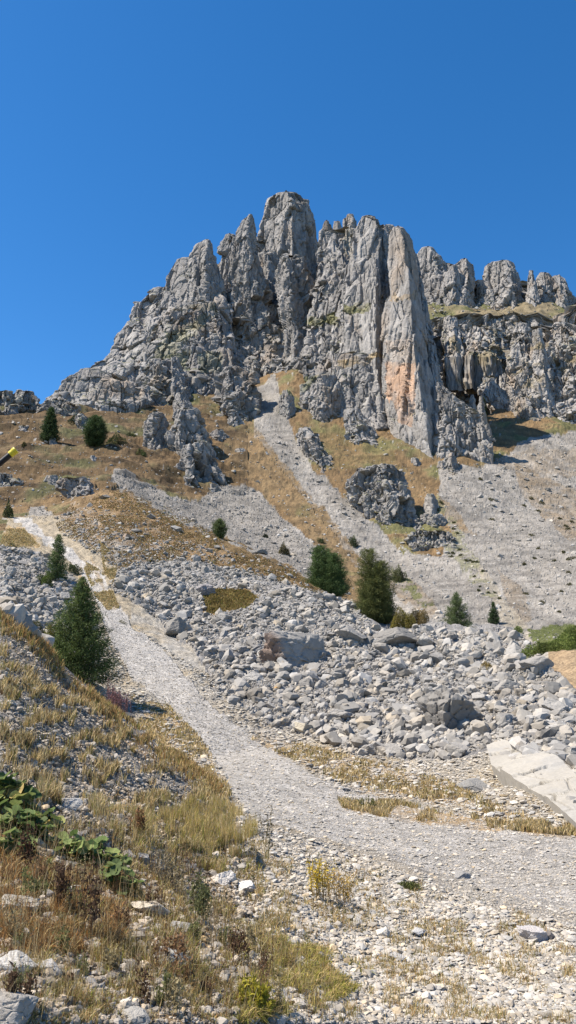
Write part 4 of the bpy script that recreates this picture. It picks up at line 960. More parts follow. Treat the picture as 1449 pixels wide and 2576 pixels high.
nn = np.array([-pa, -pb, 1.]); nn /= np.linalg.norm(nn)
rows = [cen + (rim - cen) * q for q in np.linspace(.02, 1, NR)] + [rim - nn * .25, rim - nn * .9, cen + (rim - cen) * .5 - nn * 1.0]
V = np.stack(rows)
dsp = .07 * fbm(V[..., 0] / 1.2, V[..., 1] / 1.2, V[..., 2] / 1.2, 5, 801)
f_, g_, i_ = worley(V[..., 0] / 1.9, V[..., 1] / 1.9, V[..., 2] / 1.9, 802)
dsp += (i_ - .5) * .16 - .06 * np.exp(-(g_ / .025) ** 2)
V = V + dsp[..., None] * nn + nn * .06
C = np.ones(V.shape) * np.array([.33, .31, .27]) * (1 + .12 * (i_ - .5) - .2 * np.exp(-(g_ / .02) ** 2) + .15 * fbm(V[..., 0] / .6, V[..., 1] / .6, V[..., 2] / .6, 4, 803))[..., None]
g2 = np.clip(fbm(V[..., 0] / 1.4, V[..., 1] / 1.4, V[..., 2] / 1.4, 3, 804) * 3, 0, .6)[..., None]; C = C * (1 - g2) + np.array([.29, .282, .262]) * g2
o = link('rock_slab', mesh('rock_slab', V.reshape(-1, 3) - cen, grid_faces(V.shape[0], NA, wrap=True), C.reshape(-1, 3)), MS, loc=cen)
tag(o, 'great smooth cream slab with thin cracks sloping to the track at the right edge', 'rock slab')
boulder(1195, 1985, 70, 'flat blue grey stone sunk in the slope left of the cream slab', None, me=big(745, .35, .05, 9, 1.3, 4, (.32, .31, .285)), rot=(.5, .1, .3), sc=(1, 1, 1))
# ------------------------------------------------------------ plants
def foliage(name, rough=.75, trans=.25):
    m = NT(name, rough)
    c = m.attr(); oi = m.n.new('ShaderNodeObjectInfo')
    m.color(c)
    t = m.n.new('ShaderNodeBsdfTranslucent'); m.l.new(c, t.inputs[0])
    mx = m.n.new('ShaderNodeMixShader'); mx.inputs[0].default_value = trans
    out = m.n['Material Output']; m.l.new(m.b.outputs[0], mx.inputs[1]); m.l.new(t.outputs[0], mx.inputs[2]); m.l.new(mx.outputs[0], out.inputs[0])
    return m.m
MF = foliage('needles'); MGr = foliage('dry_grass_blades', .8, .35); ML = foliage('broad_leaves', .75, .35)
m = NT('bark', .95); m.color(m.ramp(m.noise(6, 6), [(.3, (.06, .045, .03)), (.7, (.16, .13, .10))])); MB = m.m

def tris(pos, size, col, seed, ratio=.35, up=None):
    """loose little leaves: one long triangle each"""
    r = np.random.default_rng(seed); n = len(pos)
    d = r.normal(size=(n, 3)); 
    if up is not None: d = d * .55 + up
    d /= np.linalg.norm(d, axis=1)[:, None]
    e = np.cross(d, r.normal(size=(n, 3))); e /= np.linalg.norm(e, axis=1)[:, None] + 1e-9
    L = size[:, None]
    V = np.stack([pos - e * L * ratio * .5, pos + e * L * ratio * .5, pos + d * L], 1)
    return V.reshape(-1, 3), np.arange(n * 3).reshape(-1, 3), np.repeat(col, 3, 0)
def tube(path, rad, n=7):
    path = np.array(path, float); rad = np.array(rad, float)
    a = np.linspace(0, 2 * math.pi, n, endpoint=False)
    d = np.gradient(path, axis=0); d /= np.linalg.norm(d, axis=1)[:, None] + 1e-9
    ref = np.where(np.abs(d[:, 2:3]) > .9, np.array([[1., 0, 0]]), np.array([[0, 0, 1.]]))
    s = np.cross(d, ref); s /= np.linalg.norm(s, axis=1)[:, None] + 1e-9; t = np.cross(d, s)
    V = path[:, None] + rad[:, None, None] * (np.cos(a)[None, :, None] * s[:, None] + np.sin(a)[None, :, None] * t[:, None])
    return V.reshape(-1, 3), grid_faces(len(path), n, wrap=True)
def conifer(u, v, vtop, wpx, label, D=None, leaf=None, dens=1.0, col=(.050, .068, .022), prof=1.0, seed=1, stems=1, low=.03, name='larch_tree', group=None, warm=0.0, cat='tree'):
    r = np.random.default_rng(seed)
    if D is None: x, y, z = at(u, v)
    else: x = float(tw(u, v)[0]) * D; y = D; z = float(ground(x, y))
    D = y
    H = (float(tw(u, vtop)[1]) * D + EYE) - z; R0 = wpx * D / F / 2
    root = empty(name, (x, y, z)); tag(root, label, cat, group)
    px = D / 796.0
    leaf = leaf or max(.09, px * 1.15)
    P_ = []; Cc = []; up = []; TV = []; TF = []; to = 0
    for s in range(stems):
        sx = 0 if stems == 1 else [-.28, .22, .05][s] * R0; sy = 0 if stems == 1 else [.1, -.2, .3][s] * R0
        hs = H * (1 if s == 0 else [1, .82, .7][s]); rs = R0 * (1 if stems == 1 else .78)
        path = [(sx * q + .04 * H * .2 * math.sin(q * 3 + seed), sy * q, hs * q - .15 * (q == 0)) for q in np.linspace(0, 1, 9)]
        tv, tf_ = tube(path, [max(.012, (.026 * hs) * (1 - q) ** .9 + .004) for q in np.linspace(0, 1, 9)]); TV.append(tv); TF.append(tf_ + to); to += len(tv)
        nb = int((26 + 16 * hs) * dens)
        for b in range(nb):
            q = low + (1 - low) * ((b + r.random()) / nb) ** 1.05
            if q > .99: continue
            az = b * 2.39996 + r.normal(0, .3)
            w_ = (1 - q) ** prof * 1.05 if prof <= 1.2 else max(0, math.sin(math.pi * min(1, (q * .86 + .16)))) ** .75
            w_ *= (.75 + .4 * r.random()) * min(1, (q + .12) / .16)
            Lb = rs * max(w_, .04)
            slope = .35 * q + .05 + r.normal(0, .1)
            base = np.array([sx * q, sy * q, hs * q])
            ns = max(4, int(Lb / leaf * 3.2)); tt = np.linspace(.12, 1, ns) ** .85
            dx, dy = math.cos(az), math.sin(az)
            zz = Lb * (slope * tt - .25 * tt * (1 - tt) * 2 + .12 * tt ** 3)
            main = base + np.stack([dx * Lb * tt, dy * Lb * tt, zz], 1)
            k = 6
            wob = (r.normal(size=(ns, k, 3)) * np.array([1, 1, .55])) * (Lb * .16 * (1.15 - tt * .75) + leaf * .35)[:, None, None]
            pp = (main[:, None] + wob).reshape(-1, 3); pp[:, 2] -= leaf * .2
            P_.append(pp); up.append(np.tile(np.array([dx, dy, .35]) * .9, (len(pp), 1)))
            tone = (.75 + .5 * r.random()) * (1 + .25 * q)
            cc = np.array(col)[None] * tone * (1 + r.normal(0, .22, (len(pp), 1)))
            if warm: wv = np.clip(r.random((len(pp), 1)) * warm + warm * .6 * q, 0, 1); cc = cc * (1 - wv) + np.array([.17, .135, .03]) * wv
            Cc.append(cc)
            if D < 60 or Lb > 1.2:
                bv, bf = tube([main[0] * .3 + base * .7, main[ns // 2], main[-1]], [.012 + .006 * hs * .3, .008, .003], 3); TV.append(bv); TF.append(bf + to); to += len(bv)
    pos = np.concatenate(P_); cc = np.clip(np.concatenate(Cc), .008, .4); up = np.concatenate(up)
    V, Fc, C = tris(pos, r.uniform(.6, 1.35, len(pos)) * leaf, cc, seed, .42, up)
    link('crown', mesh('crown', V, Fc, C), MF, root)
    link('trunk', mesh('trunk', np.concatenate(TV), np.concatenate(TF)), MB, root)
    return root
conifer(196, 1705, 1450, 192, 'big dark green young larch on the left beside the gravel track', D=42, seed=11, dens=2.0, col=(0.084, 0.121, 0.039), prof=.85, low=.02, leaf=.10, warm=.10)
conifer(142, 1460, 1344, 52, 'narrow larch behind the big one, at the upper bend of the track', seed=12, dens=1.4, col=(0.089, 0.125, 0.045), prof=.6)
conifer(824, 1503, 1372, 132, 'round dark green larch on the rubble rim, left of the taller one', D=107, seed=13, dens=1.5, col=(0.077, 0.116, 0.039), prof=.5, stems=3)
conifer(948, 1598, 1380, 125, 'tall olive larch with two stems above the middle of the rubble', D=82, seed=14, dens=1.3, col=(0.100, 0.116, 0.039), prof=.42, stems=3, warm=.12)
conifer(1152, 1602, 1490, 78, 'mid sized grey green larch behind the rubble right of centre', D=82, seed=15, dens=1.3, col=(0.100, 0.132, 0.052), prof=.8)
conifer(1243, 1568, 1514, 30, 'small dark fir alone on the lower scree', seed=16, dens=1.2, col=(0.056, 0.089, 0.036), prof=.9, name='fir_tree')
conifer(1304, 1606, 1575, 30, 'tiny light green larch seedling on the rubble rim beside the green hump', D=80, seed=17, col=(0.161, 0.193, 0.072), prof=.9)
conifer(124, 1112, 1024, 48, 'dark fir on the left meadow closest to the skyline', seed=18, dens=1.3, col=(0.052, 0.081, 0.032), prof=.6, name='fir_tree')
conifer(238, 1122, 1044, 60, 'dark bushy fir on the left meadow beside green juniper mats', seed=19, dens=1.3, col=(0.055, 0.087, 0.032), prof=2, name='fir_tree')
conifer(1217, 1050, 1000, 16, 'slender fir on the crest right of the shaded wall', seed=20, dens=1.0, col=(0.056, 0.081, 0.036), prof=.5, name='fir_tree')
conifer(552, 1342, 1304, 36, 'small round larch behind the hummock crest', D=134, seed=21, dens=1.3, col=(0.097, 0.125, 0.048), prof=2)

def shrub(u, v, wpx, hpx, label, col, D=None, seed=1, n=None, leaf=None, name='shrub', cat='shrub', group=None, warm=.0, flat=1.0):
    r = np.random.default_rng(seed)
    if D is None: x, y, z = at(u, v)
    else: x = float(tw(u, v)[0]) * D; y = D; z = float(ground(x, y))
    R0 = wpx * y / F / 2; H = hpx * y / F; px = y / 796.
    leaf = leaf or max(.05, px * 1.0); n = n or int(min(9000, max(500, 26 * R0 * H / leaf ** 2 * 1.2)))
    th = r.uniform(0, 6.283, n); rr = np.sqrt(r.random(n)); hh = r.random(n)
    lob = 1 + .25 * np.sin(th * 3 + seed) + .15 * np.sin(th * 5 + 2 * seed)
    X = R0 * rr * np.cos(th) * lob; Y = R0 * rr * np.sin(th) * lob * .8
    top = H * np.sqrt(np.clip(1 - rr ** 2, .02, 1)) * (1 + .3 * np.sin(X / R0 * 5 + seed) * np.cos(Y / R0 * 4))
    Z = ground(x + X, y + Y) - z + top * hh ** .6
    pos = np.stack([X, Y, Z], 1)
    cc = np.array(col)[None] * (1 + r.normal(0, .25, (n, 1))) * (1 + .3 * np.sin(X / R0 * 6 + 1)[:, None])
    if warm: wv = r.random((n, 1)) * warm; cc = cc * (1 - wv) + np.array([.26, .19, .05]) * wv
    V, Fc, C = tris(pos, r.uniform(.6, 1.4, n) * leaf, np.clip(cc, .01, .5), seed, .5, np.array([[0, 0, .5]]))
    ro = empty(name, (x, y, z)); tag(ro, label, cat, group)
    link('leaves', mesh('leaves', V, Fc, C), MF, ro)
    vs_, fs_ = [], []; o_ = 0
    for k in range(5):
        a = r.uniform(0, 6.28); tv, tf_ = tube([(0, 0, -.05), (math.cos(a) * R0 * .25, math.sin(a) * R0 * .25, H * .35), (math.cos(a) * R0 * .5, math.sin(a) * R0 * .5, H * .7)], [.03 * H + .01, .02 * H + .006, .004], 4)
        vs_.append(tv); fs_.append(tf_ + o_); o_ += len(tv)
    link('stems', mesh('stems', np.concatenate(vs_), np.concatenate(fs_)), MB, ro)
    return ro
DG = (.06, .08, .03)
shrub(808, 1366, 18, 12, 'small dark bush on the brown strip above the round larch', DG, seed=31)
shrub(890, 1372, 22, 24, 'dark bush above the twin stemmed larch, on the brown strip', DG, seed=32)
shrub(1003, 1462, 34, 34, 'pale olive bush behind the twin stemmed larch', (.09, .10, .035), seed=33)
shrub(715, 1394, 28, 26, 'olive brown bush in the scree behind the hummock', (.11, .095, .04), seed=34)
shrub(668, 1352, 14, 8, 'small grey green bush higher on the scree behind the hummock', (.05, .06, .035), seed=35)
shrub(112, 1468, 44, 22, 'bright green bush at the foot of the narrow larch', (.08, .11, .02), seed=36)
shrub(185, 1440, 40, 22, 'dark juniper bush between narrow larch and track', DG, seed=37)
shrub(140, 1620, 60, 80, 'yellow green willow bush touching the left side of the big larch', (.13, .14, .025), D=43.5, seed=38, warm=.3)
shrub(95, 1580, 50, 30, 'low olive bush among rocks further left of the big larch', (.08, .085, .03), seed=39, D=46)
shrub(20, 1300, 26, 34, 'green bush at the left picture edge by the upper track', (.075, .09, .03), seed=40)
shrub(1015, 1594, 64, 46, 'golden bush at the foot of the twin stemmed larch', (.17, .15, .03), D=80, seed=41, warm=.5)
shrub(1055, 1590, 50, 40, 'rust brown bush right of the golden one', (.19, .14, .06), D=81, seed=42, warm=.5)
shrub(1400, 1650, 170, 30, 'dense green juniper thicket on the hump at the right edge', (.12, .15, .035), D=56, seed=43, n=15000, leaf=.11)
shrub(1500, 1650, 140, 44, 'green juniper thicket cut by the right picture edge', (.12, .15, .035), D=57, seed=44, n=9000, leaf=.11)
shrub(290, 1108, 46, 18, 'largest flat juniper mat right of the bushy fir', (.055, .075, .022), seed=45)
shrub(190, 1062, 40, 18, 'juniper mat above and left of the bushy fir', (.035, .052, .02), seed=46)
shrub(330, 1098, 30, 12, 'narrow juniper mat furthest up the left meadow', (.06, .075, .026), seed=47)
shrub(357, 1142, 26, 10, 'small pale green mat below the mossy rock stump', (.08, .10, .03), seed=48)
shrub(1224, 1690, 34, 22, 'small golden tuft growing between boulders on the right', (.22, .16, .045), seed=49, warm=.5)
shrub(575, 1532, 0.1, 0.1, 'x', DG) if False else None
shrub(1030, 2256 - 20, 44, 14, 'low green herb cushion on the gravel right of the yellow herbs', (.12, .13, .04), seed=50, leaf=.03, n=900)
shrub(308, 1568, 20, 10, 'dark green tuft standing in the middle of the track', (.10, .10, .03), seed=51, leaf=.06, n=300)
shrub(60, 1120 - 0, 10, 6, 'tiny bush alone at the far left of the meadow', (.10, .09, .035), seed=52)
r_ = np.random.default_rng(77)
ps, uu, vv_ = sample([(1100,1240),(1180,1370),(1270,1530),(1230,1530),(1130,1400),(1080,1300)], 26, 78)
for q in range(len(uu)): shrub(float(uu[q]), float(vv_[q]), r_.uniform(7, 13), r_.uniform(3, 5), 'low green tuft on the vegetated streak of the right scree', (.085, .09, .035), seed=100 + q, n=160, group='tufts on the right scree', name='grass_tuft', cat='grass tuft')
ps, uu, vv_ = sample([(1200,1200),(1449,1300),(1449,1560),(1300,1500)], 26, 79)
for q in range(len(uu)): shrub(float(uu[q]), float(vv_[q]), r_.uniform(8, 16), r_.uniform(3, 6), 'small olive bush dotted on the wide right scree', (.09, .085, .035), seed=140 + q, n=160, group='bushes dotted on the right scree', cat='bush', name='scree_bush')

# ------------------------------------------------------------ grass
def blades(name, pos, h, w_, col, seed, lean=.35, label=None):
    r = np.random.default_rng(seed); n = len(pos)
    a = r.uniform(0, 6.283, n); la = r.uniform(0, 6.283, n); ll = np.abs(r.normal(0, lean, n)) * h
    d = np.stack([np.cos(la), np.sin(la), 0 * la], 1) * ll[:, None]
    e = np.stack([np.cos(a), np.sin(a), 0 * a], 1) * (w_ * .5)[:, None]
    up = np.array([0, 0, 1.])[None] * h[:, None]
    V = np.stack([pos - e, pos + e, pos + d * .35 + up * .55 + e * .75, pos + d * .35 + up * .55 - e * .75, pos + d + up * np.sqrt(np.clip(1 - .4 * (ll / h) ** 2, .2, 1))[:, None]], 1)
    b = np.arange(n)[:, None] * 5
    q = b + np.array([[0, 1, 2, 3]]); t = b + np.array([[3, 2, 4]])
    o = link(name, mesh(name, V.reshape(-1, 3), [q, t], np.repeat(col, 5, 0)), MGr); tag(o, kind='stuff'); return o
def gcol(n, seed, pal, wts, var=.2):
    r = np.random.default_rng(seed); pal = np.array(pal); k = r.choice(len(pal), n, p=np.array(wts) / sum(wts))
    return np.clip(pal[k] * (1 + r.normal(0, var, (n, 1))), .01, .8)
STRAW = (.46, .34, .155); PALE = (.54, .44, .25); RUST = (.30, .165, .06); OLIVE = (.19, .18, .05); LIME = (.30, .30, .06); BROWN = (.13, .085, .045)
def clump(u, v, r, s=70, th=0.0, sd=1): return fbm(u / s, v / (s * .5), 0 * u, 3, sd) > th + r.normal(0, .12, len(u))
FG = [(0,2080),(120,2080),(320,2080),(470,2040),(600,2050),(650,2150),(690,2320),(760,2450),(860,2576),(0,2576)]
# thick foreground grass
ps, u, v = sample(FG, 40000, 201, lambda u, v, r: clump(u, v, r, 38, .06, 5))
h = np.random.default_rng(1).uniform(.03, .15, len(ps)) * np.clip(ps[:, 1] / 7, .5, 1) * np.clip(.7 + .7 * fbm(u / 60, v / 60, 0 * u, 2, 8), .4, 1.5)
blades('grass', ps, h, np.full(len(ps), .0036) * (ps[:, 1] / 5), gcol(len(ps), 2, [STRAW, PALE, RUST, OLIVE, LIME, BROWN], [26, 14, 10, 25, 8, 17], .35), 3, .8)
ps, u, v = sample(FG, 2600, 301, lambda u, v, r: clump(u, v, r, 90, -.1, 6))
h = np.random.default_rng(31).uniform(.12, .40, len(ps)) * np.clip(ps[:, 1] / 7, .45, 1)
blades('grass_stalks', ps, h, np.full(len(ps), .0024) * (ps[:, 1] / 5), gcol(len(ps), 32, [STRAW, PALE, BROWN, RUST], [30, 30, 25, 15], .25), 33, .35)
# rusty weeds on the far left
ps, u, v = sample([(0,2120),(130,2200),(330,2240),(300,2400),(0,2420)], 9000, 204, lambda u, v, r: clump(u, v, r, 34, .1, 15))
h = np.random.default_rng(4).uniform(.03, .17, len(ps)) * np.clip(ps[:, 1] / 7, .5, 1)
blades('grass', ps, h, np.full(len(ps), .005) * (ps[:, 1] / 5), gcol(len(ps), 5, [RUST, BROWN, STRAW, (.36, .17, .05)], [30, 35, 20, 15], .35), 6, .9)
# golden tall tufts where bank meets track
ps, u, v = sample([(420,2060),(500,2010),(560,2030),(640,2060),(650,2100),(600,2130),(500,2120),(400,2100)], 6000, 207, lambda u, v, r: clump(u, v, r, 30, .04, 95))
h = np.random.default_rng(7).uniform(.05, .30, len(ps)); blades('grass', ps, h, np.full(len(ps), .007), gcol(len(ps), 8, [STRAW, LIME, (.38, .30, .09), PALE], [35, 12, 33, 20], .3), 9, .3)
ps, u, v = sample([(200,2010),(420,2000),(520,2080),(640,2160),(600,2230),(420,2150),(250,2080)], 6500, 208, lambda u, v, r: clump(u, v, r, 35, .14, 25))
h = np.random.default_rng(7).uniform(.04, .18, len(ps)); blades('grass', ps, h, np.full(len(ps), .007), gcol(len(ps), 8, [STRAW, LIME, OLIVE, PALE], [40, 15, 15, 25]), 10, .4)
# bank tufts
ps, u, v = sample([(0,1560),(150,1690),(330,1840),(450,1930),(540,2000),(520,2040),(300,2060),(0,2050)], 10000, 211, lambda u, v, r: clump(u - v * .6, v + u * .2, r, 38, .34, 35))
h = np.random.default_rng(11).uniform(.06, .24, len(ps)) ; blades('grass', ps, h, .0012 * ps[:, 1], gcol(len(ps), 12, [STRAW, (.26,.18,.09), OLIVE, PALE, BROWN], [32, 12, 16, 30, 10]), 13, .5)
# rusty fringe along the crest of the bank
cu = np.concatenate([np.random.default_rng(3).uniform(0, 560, 9000)]); cv = np.interp(cu, [0,90,150,300,450,560], [1535,1592,1660,1790,1895,1980]) + np.abs(np.random.default_rng(4).normal(0, 26, 9000)) + 2
k = clump(cu, cv, np.random.default_rng(5), 45, .0, 45); cu, cv = cu[k], cv[k]
x, y = hit(cu, cv); ok = np.isfinite(y) & (y < 40); x, y = x[ok], y[ok]; ps = np.stack([x, y, ground(x, y)], 1)
h = np.random.default_rng(14).uniform(.08, .28, len(ps)); blades('grass', ps, h, .0012 * ps[:, 1], gcol(len(ps), 15, [STRAW, RUST, (.30, .20, .09), OLIVE], [38, 18, 26, 18]), 16, .5)
# short turf of verges, islands and forecourt
VERG = [[(850,2012),(1000,2018),(1120,2048),(1300,2062),(1449,2080),(1449,2105),(1200,2082),(960,2055),(860,2032)],
        [(640,1840),(760,1872),(900,1908),(1120,1965),(1330,2060),(1230,2050),(1060,2010),(850,1975),(720,1905),(630,1860)],
        [(330,1740),(420,1770),(500,1850),(560,1940),(600,2050),(500,2010),(420,1900),(330,1800)],
        [(200,1405),(262,1440),(285,1490),(300,1530),(270,1535),(240,1500)], [(10,1330),(60,1330),(110,1385),(0,1372)],
        [(250,1360),(300,1410),(285,1470),(262,1440)]]
for i, P_ in enumerate(VERG):
    ps, u, v = sample(P_, 5200, 220 + i, lambda u, v, r: clump(u, v, r, 40, -.05, 55 + i))
    h = np.random.default_rng(i).uniform(.05, .2, len(ps)); blades('grass', ps, h, .0013 * ps[:, 1], gcol(len(ps), 230 + i, [STRAW, PALE, OLIVE, (.24, .19, .11)], [38, 34, 14, 14]), 240 + i, .6)
ps, u, v = sample([(600,2100),(900,2170),(1300,2290),(1449,2380),(1449,2576),(700,2576)], 15000, 250, lambda u, v, r: clump(u, v, r, 55, .17, 65))
h = np.random.default_rng(21).uniform(.02, .10, len(ps)); blades('grass', ps, h, np.full(len(ps), .005) * (ps[:, 1] / 7), gcol(len(ps), 251, [STRAW, PALE, OLIVE, RUST], [40, 20, 25, 15]), 252, .8)
ps, u, v = sample([(600,2380),(720,2360),(940,2440),(900,2500),(700,2576),(600,2576)], 12000, 253, lambda u, v, r: clump(u, v, r, 50, .05, 85))
h = np.random.default_rng(22).uniform(.02, .09, len(ps)); blades('grass', ps, h, np.full(len(ps), .006) * (ps[:, 1] / 6), gcol(len(ps), 254, [STRAW, LIME, OLIVE, (.40, .34, .07)], [35, 12, 25, 18], .3), 255, .9)
# turf patch in the rubble and autumn meadow sward
ps, u, v = sample([(510,1500),(545,1482),(620,1485),(650,1505),(620,1530),(560,1540),(520,1548)], 5000, 260)
h = np.random.default_rng(23).uniform(.1, .3, len(ps)); blades('grass', ps, h, .0016 * ps[:, 1], gcol(len(ps), 261, [(.22, .16, .055), (.27, .20, .08), OLIVE], [45, 35, 20]), 262, .6)
ps, u, v = sample([(130,1290),(290,1230),(420,1275),(520,1330),(650,1395),(790,1465),(880,1530),(760,1478),(560,1425),(470,1405),(300,1432),(250,1400),(150,1340)], 16000, 263, lambda u, v, r: clump(u, v, r, 30, -.1, 75))
h = np.random.default_rng(24).uniform(.08, .26, len(ps)); blades('grass', ps, h, .0014 * ps[:, 1], gcol(len(ps), 264, [(.22, .15, .065), (.30, .22, .11), OLIVE, (.24, .15, .07)], [40, 30, 14, 16]), 265, .6)

# ------------------------------------------------------------ herbs
def leafy(u, v, wpx, n, label, seed, leaf=.13, group=None):
    """ground-hugging clump of large rounded leaves on stalks"""
    r = np.random.default_rng(seed); x, y, z = at(u, v); R0 = wpx * y / F / 2
    ro = empty('broadleaf_plant', (x, y, z)); tag(ro, label, 'plant', group)
    Vs = []; Fs = []; Cs = []; o_ = 0; sv = []; sf = []; so = 0
    na, nr = 12, 4
    for i in range(n):
        a = r.uniform(0, 6.283); q = R0 * math.sqrt(r.random()); px_, py_ = q * math.cos(a), q * math.sin(a) * .8
        gz = float(ground(x + px_, y + py_)) - z; hgt = r.uniform(.04, .20) * (1.15 - .5 * q / R0)
        L = leaf * r.uniform(.55, 1.15); az = r.uniform(0, 6.283); til = r.normal(.35, .3)
        th = np.linspace(0, 2 * math.pi, na, endpoint=False)
        rad = (1 - .28 * np.exp(-((np.mod(th - math.pi + math.pi, 2 * math.pi) - math.pi) / .35) ** 2)) * (1 + .06 * np.sin(th * 9 + i))
        pts = []
        for k in range(nr + 1):
            f = k / nr
            lx = L * .5 * rad * f * np.cos(th) * 1.05; ly = L * .5 * rad * f * np.sin(th)
            lz = L * (.10 * f ** 2 + .05 * f * np.sin(th * 5 + i) - .06 * (np.abs(ly) < .01 * L))
            pts.append(np.stack([lx, ly, lz], 1))
        P3 = np.stack(pts).reshape(-1, 3)
        M = rotm(np.array([az]), np.array([til]), np.array([r.normal(0, .25)]))[0]
        P3 = P3 @ M.T + np.array([px_, py_, gz + hgt])
        Vs.append(P3); Fs.append(grid_faces(nr + 1, na, wrap=True) + o_); o_ += len(P3)
        base = np.array([(.105, .15, .045), (.17, .21, .07), (.08, .11, .04), (.25, .26, .09), (.32, .24, .09)][r.choice(5, p=[.34, .3, .2, .12, .04])]) * r.uniform(.8, 1.2)
        vein = np.tile(np.abs(np.sin(th * 3)) < .2, nr + 1)[:, None]
        Cs.append(np.where(vein, base * 1.25, base))
        tv, tf_ = tube([(px_ * .9, py_ * .9, gz - .02), (px_, py_, gz + hgt * .6), (px_, py_, gz + hgt)], [.005, .004, .003], 4); sv.append(tv); sf.append(tf_ + so); so += len(tv)
    link('leaves', mesh('leaves', np.concatenate(Vs), np.concatenate(Fs), np.concatenate(Cs), smooth=True), ML, ro)
    link('stalks', mesh('stalks', np.concatenate(sv), np.concatenate(sf), np.tile([[.14, .15, .05]], (so, 1))), ML, ro)
leafy(20, 2040, 120, 80, 'tall clump of big green leaves at the left edge, highest of the leafy plants', 301, .17)
leafy(60, 2105, 120, 60, 'big leaved green plant just below the clump at the left edge', 302, .15)
leafy(120, 2090, 70, 28, 'green leaves growing against the light grey rounded rock', 303, .12)
leafy(190, 2160, 130, 60, 'round leaved green plant in the middle of the leafy belt', 304, .13)
leafy(262, 2180, 110, 44, 'bright green round leaves right of the middle of the leafy belt', 305, .12)
leafy(300, 2240, 90, 36, 'lowest clump of light green leaves, left of the row of white rocks', 306, .11)
leafy(40, 2155, 90, 50, 'yellowing leafy plant above the brown weeds at the left', 307, .10)

def herb(u, v, wpx, hpx, n, label, seed, stem=(.22, .16, .07), bloom=(.5, .4, .05), bs=.02, dens=26, name='herb', group=None, cat='plant', D=None, bare=.35):
    r = np.random.default_rng(seed); x, y, z = at(u, v)
    if D: x = float(tw(u, v)[0]) * D; y = D; z = float(ground(x, y))
    R0 = wpx * y / F / 2; H = hpx * y / F
    ro = empty(name, (x, y, z)); tag(ro, label, cat, group)
    sv = []; sf = []; so = 0; P_ = []
    for i in range(n):
        a = r.uniform(0, 6.283); q = R0 * math.sqrt(r.random()); bx_, by_ = q * math.cos(a), q * math.sin(a)
        gz = float(ground(x + bx_, y + by_)) - z; h_ = H * r.uniform(.65, 1.05); lx, ly = r.normal(0, .09, 2) * h_
        path = [(bx_, by_, gz - .03), (bx_ + lx * .4, by_ + ly * .4, gz + h_ * .5), (bx_ + lx, by_ + ly, gz + h_)]
        tv, tf_ = tube(path, [.00032 * y, .00028 * y, .0002 * y], 4); sv.append(tv); sf.append(tf_ + so); so += len(tv)
        k = dens; q2 = bare + (1 - bare) * r.random(k)
        P_.append(np.array(path[0]) * (1 - q2)[:, None] + np.array(path[2]) * q2[:, None] + r.normal(0, H * .045, (k, 3)))
    link('stems', mesh('stems', np.concatenate(sv), np.concatenate(sf), np.tile([stem], (so, 1))), MGr, ro)
    pos = np.concatenate(P_); cc = np.array(bloom)[None] * (1 + r.normal(0, .25, (len(pos), 1)))
    V, Fc, C = tris(pos, r.uniform(.6, 1.3, len(pos)) * bs, np.clip(cc, .01, .8), seed, .6, np.array([[0, 0, .4]]))
    tag(link('flower_heads', mesh('flower_heads', V, Fc, C), MGr, ro), kind='stuff')
herb(800, 2262, 46, 90, 26, 'left clump of upright yellow flowered herbs on the gravel', 321, bs=.028, bloom=(.62, .46, .06), stem=(.34, .25, .10))
herb(850, 2266, 60, 74, 26, 'right clump of upright yellow brown herbs on the gravel', 322, bs=.026, bloom=(.52, .36, .10), stem=(.34, .24, .11))
herb(675, 2172, 22, 120, 5, 'tall dry thistle with dark heads at the gravel edge', 323, bs=.035, bloom=(.16, .13, .08), stem=(.22, .20, .09), dens=34, name='thistle')
herb(300, 1700, 66, 62, 60, 'patch of pinkish faded fireweed below the big larch', 324, bs=.06, bloom=(.30, .17, .19), stem=(.20, .11, .09), name='fireweed', D=40, dens=16)
herb(60, 2200, 30, 110, 7, 'dark dead dock stems standing left of the leafy belt', 325, bs=.03, bloom=(.07, .035, .022), stem=(.10, .06, .04), name='dock_plant')
herb(225, 2360, 36, 170, 8, 'dark upright dock stalks in the grass at the lower left', 326, bs=.028, bloom=(.075, .045, .028), stem=(.12, .075, .045), name='dock_plant')
herb(160, 2300, 40, 110, 8, 'short dark dock stalks left of the tallest dock stalks', 327, bs=.028, bloom=(.085, .05, .03), stem=(.12, .075, .045), name='dock_plant')
herb(345, 2100, 40, 60, 12, 'rusty dead flower stalks above the row of white rocks', 328, bs=.03, bloom=(.16, .08, .035), stem=(.2, .12, .06), name='dock_plant')
herb(505, 2330, 60, 110, 16, 'green grey feathery weed beside the dark twig at the bottom', 329, bs=.03, bloom=(.13, .14, .06), stem=(.16, .15, .07), dens=40, name='weed')
herb(420, 2230, 70, 70, 22, 'grey brown seeded weed below the row of rocks', 330, bs=.025, bloom=(.22, .19, .13), stem=(.2, .15, .08), name='weed')
herb(640, 2540, 80, 60, 26, 'yellow flowering spurge low at the bottom edge', 331, bs=.028, bloom=(.36, .32, .04), stem=(.16, .17, .05), dens=30, name='weed')
herb(925, 2035, 40, 26, 20, 'little green weed tuft on the turf island of the track', 332, bs=.04, bloom=(.16, .16, .06), stem=(.2, .18, .08), name='weed')

